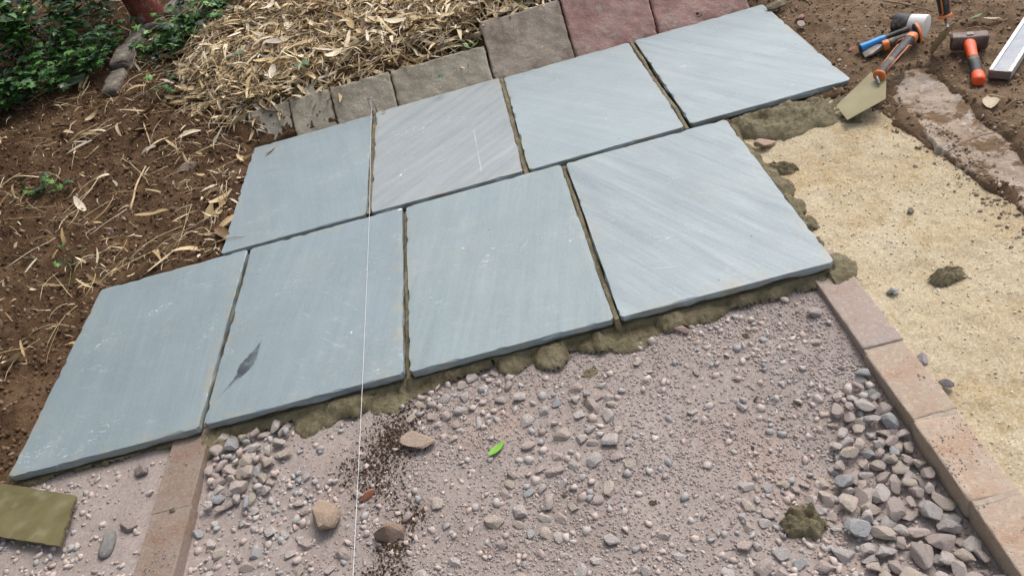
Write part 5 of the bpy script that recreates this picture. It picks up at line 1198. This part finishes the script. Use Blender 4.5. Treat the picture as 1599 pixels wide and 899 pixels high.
# rubber mallet
hc0 = P(1397, 37, 0.042); hc1 = P(1447, 41, 0.042)
mt_, L = frame(hc0, hc1); ml = thing('rubber_mallet', 'rubber mallet with half white half black head and blue handle', 'mallet'); ml.matrix_world = mt_
r = 0.041
part('black_head', alongx([(-0.004, r * .72, r * .72), (0.0, r * .92, r * .92), (0.008, r, r), (L * .3, r * 0.97, r * 0.97), (L * .495, r * 0.94, r * 0.94)], 28, 2.0), BLK, ml)
part('white_head', alongx([(L * .495, r * 0.945, r * 0.945), (L * .7, r * .97, r * .97), (L * .97, r, r), (L * 1.0, r * .97, r * .97), (L * 1.01, r * .9, r * .9)], 28, 2.0), WHT, ml)
inv = np.array(mt_.inverted()); a0 = loc(P(1418, 46, 0.045)); a1 = loc(P(1343, 77, 0.012))
dv = a1 - a0; Lh = float(np.linalg.norm(dv)); dv /= Lh; yv = np.cross([0, 0, 1.0], dv); yv /= np.linalg.norm(yv); zv = np.cross(dv, yv)
def hsec(t, hw, hh): return (a0 + dv * Lh * t, hw, hh, yv, zv)
part('shaft', loft([hsec(0, .012, .012), hsec(.12, .011, .012), hsec(.3, .0115, .0125), hsec(.46, .013, .0145), hsec(.5, .0135, .015)], 18, 2.4), BLK, ml)
part('grip', loft([hsec(.47, .0140, .0155), hsec(.6, .0150, .017), hsec(.8, .0145, .0165), hsec(.95, .0165, .0185), hsec(.985, .0165, .0185)], 18, 2.4), BLU, ml)
part('grip_underside', loft([(a0 + dv * Lh * t - zv * 0.007, hw, hh, yv, zv) for t, hw, hh in ((.5, .0150, .0125), (.7, .0160, .0135), (.9, .0162, .0138), (.975, .0172, .0150))], 18, 2.6), BLK, ml)
part('end_cap', loft([hsec(.98, .0155, .0175), hsec(1.0, .0145, .016), hsec(1.012, .010, .011)], 18, 2.4), BLK, ml)
# bolster chisel with hand guard
b0 = P(1433, 52, 0.045); b1 = P(1347, 84, 0.004)
mt_, L = frame(b0, b1); bc = thing('bolster_chisel', 'bolster chisel with round black and orange hand guard lying under the mallet handle', 'chisel'); bc.matrix_world = mt_
part('hand_guard', alongx([(-0.004, .030, .030), (0.0, .037, .037), (0.006, .038, .038), (0.010, .033, .033), (0.012, .02, .02)], 28, 2.0), BLK, bc)
part('guard_rim', alongx([(-0.0055, .026, .026), (-0.006, .034, .034), (-0.001, .0385, .0385), (0.003, .0386, .0386)], 28, 2.0), ORG, bc)
part('grip', alongx([(0.01, .016, .016), (0.03, .0145, .0145), (L * .38, .016, .016), (L * .52, .0175, .0165)]), BLK, bc)
part('orange_band', alongx([(L * .52, .0178, .0168), (L * .545, .0186, .0176), (L * .60, .0186, .0176), (L * .625, .0174, .0164)]), ORG, bc)
for sy in (-1, 1):
    V, F_ = tube([(0.03, sy * .0142, .007), (L * .36, sy * .0156, .008), (L * .42, sy * .0168, .0)], .0025, .0025, 6); obj('inlay', mesh('inlay', V, F_, smooth=True), ORG, bc)
part('shank', alongx([(L * .61, .010, .010), (L * .70, .010, .009)], 12), STL, bc)
part('blade', alongx([(L * .68, .012, .009), (L * .76, .024, .0075), (L * .86, .033, .006), (L * .97, .035, .004), (L * 1.0, .035, .001)], 24, 6.0), STL, bc)
# lump hammer
a0 = P(1484, 66, 0.022); a1 = P(1543, 62, 0.022)
mt_, L = frame(a0, a1); lh = thing('lump_hammer', 'lump hammer with brown iron head and orange and black handle on the soil', 'hammer'); lh.matrix_world = mt_
part('head', alongx([(0.0, .021, .022), (0.005, .0255, .027), (0.03, .0265, .0275), (L * .4, .0255, .026), (L * .6, .0255, .026), (L - 0.03, .0265, .0275), (L - .005, .0255, .027), (L, .021, .022)], 24, 5.0), IRON, lh)
inv = np.array(mt_.inverted()); a0 = loc(P(1513, 66, 0.024)); a1 = loc(P(1529, 127, 0.006))
dv = a1 - a0; Lh = float(np.linalg.norm(dv)); dv /= Lh; yv = np.cross([0, 0, 1.0], dv); yv /= np.linalg.norm(yv); zv = np.cross(dv, yv)
part('upper_handle', loft([hsec(0.02, .019, .018), hsec(.1, .0195, .0185), hsec(.25, .0175, .0165), hsec(.42, .016, .015), hsec(.47, .0165, .0155)], 18, 2.4), RED, lh)
part('grip', loft([hsec(.44, .0178, .0165), hsec(.5, .0190, .0175), hsec(.65, .0185, .017), hsec(.82, .0190, .0175)], 18, 2.4), BLK, lh)
part('handle_end', loft([hsec(.815, .0182, .0170), hsec(.86, .0195, .0182), hsec(.95, .0205, .0195), hsec(.99, .020, .019), hsec(1.01, .016, .015)], 18, 2.4), RED, lh)
V, F_ = boxvf(-0.010, 0.010, -0.012, 0.012, 0.0, 0.003); part('wedge_eye', (V + np.array([L / 2, 0.0, 0.0265]), F_), STL, lh, smooth=False)
# aluminium level
e0 = P(1561, 116, 0.012); e1 = P(1625, 18, 0.012)
dxy = (e1 - e0); dxy[2] = 0; mt_, _ = frame(e0 - np.array([0, 0, 0.0]), e0 + dxy)
lv = thing('spirit_level', 'scratched aluminium level lying on the soil at the right edge', 'level'); lv.matrix_world = mt_
LL = 0.9; hw = 0.034
for s in (-1, 1):
    y0_, y1_ = (hw - 0.011, hw) if s > 0 else (-hw, -hw + 0.011)
    part('rail', boxvf(0, LL, y0_, y1_, -0.016, 0.014), ALU, lv, smooth=False)
part('web', boxvf(0.002, LL - 0.002, -hw + 0.011, hw - 0.011, -0.010, 0.009), ALB, lv, smooth=False)
part('end_cap', boxvf(-0.004, 0.0, -hw + 0.001, hw - 0.001, -0.015, 0.013), STL, lv, smooth=False)

# mortar-smeared board at the lower left
m = M('mortar_smeared_board'); c = m.ramp(m.noise(9, 7, 0.6), [(0.3, (0.10, 0.084, 0.036)), (0.5, (0.14, 0.12, 0.056)), (0.72, (0.18, 0.158, 0.08))])
c = m.mix(m.math('MULTIPLY', m.rng(m.noise(13, 3, 0.45, m.map(m.co(), loc=(1.7, 0.4, 0))), 0.52, 0.74), 0.6), c, (0.30, 0.285, 0.18))
MBD = m.out(c, 0.7, m.bump(m.noise(60, 6, 0.7), 0.3, 0.003), 0.25)
q = [P(-75, 741, -0.016), P(118, 773, -0.016), P(93, 852, -0.016), P(-60, 828, -0.016)]
cen = sum(q) / 4; o2 = []
edges = [(0, 1, 24, 0.0008), (1, 2, 18, 0.0018), (2, 3, 24, 0.0008), (3, 0, 10, 0.001)]
for a, b, n, am in edges:
    for k in range(n):
        t = k / n; p = q[a] * (1 - t) + q[b] * t
        o2.append((p - cen)[:2] + (fr.normal(size=2) * am if k else 0))
k_ = len(o2); Vb = [(a, b, 0.0) for a, b in o2] + [(a * 0.995, b * 0.995, -0.009) for a, b in o2]
me = mesh('board', np.array(Vb), [tuple(range(k_))[::-1], tuple(range(k_, 2 * k_))] + [(i, (i + 1) % k_, k_ + (i + 1) % k_, k_ + i) for i in range(k_)])
obj('board', me, MBD, loc=cen, rot=(0.0, 0.0, 0), label='flat board smeared with olive mortar at the bottom left corner', cat='board')
for k, (a, b) in enumerate([(20, 742), (52, 738)]):
    big('stone', a, b, 0.022, 50 + k, (0.13, 0.12, 0.11), (1, .8, .6), ['dark stone behind the smeared board at the far left', 'dark stone under the slab edge just right of the other dark stone'][k], 0.4 * k, zp=-0.05)
for k, (a, b) in enumerate([(10, 842), (70, 848), (-30, 790), (60, 790)]):
    p = P(a, b, -0.05)
    big('stone', a, b, 0.018, 60 + k, (0.17, 0.145, 0.13), (1, .8, .6), 'small dark stone propping up the smeared board', 0.3 * k, zp=-0.05)['group'] = 'stones under the board'
byl = {}
for o in bpy.data.objects:
    if o.parent is None and o.get('label') and o.get('group'): byl.setdefault(o['label'], []).append(o)
for lab, os_ in byl.items():
    n = len(os_)
    if n < 2: continue
    os_.sort(key=lambda o: float(to_px(*[np.array(q) for q in o.location])[0]))
    for k, o in enumerate(os_):
        wd_ = 'leftmost such' if k == 0 else 'rightmost such' if k == n - 1 else 'middle such' if n == 3 else ['', 'second', 'third', 'fourth', 'fifth', 'sixth', 'seventh', 'eighth', 'ninth', 'tenth', 'eleventh', 'twelfth', 'thirteenth', 'fourteenth'][min(k, 13)] + ' from left'
        if len((lab + ' ' + wd_).split()) <= 16: o['label'] = f'{lab}, {wd_}'
print('objects', len(bpy.data.objects), 'stones placed', len(placed))
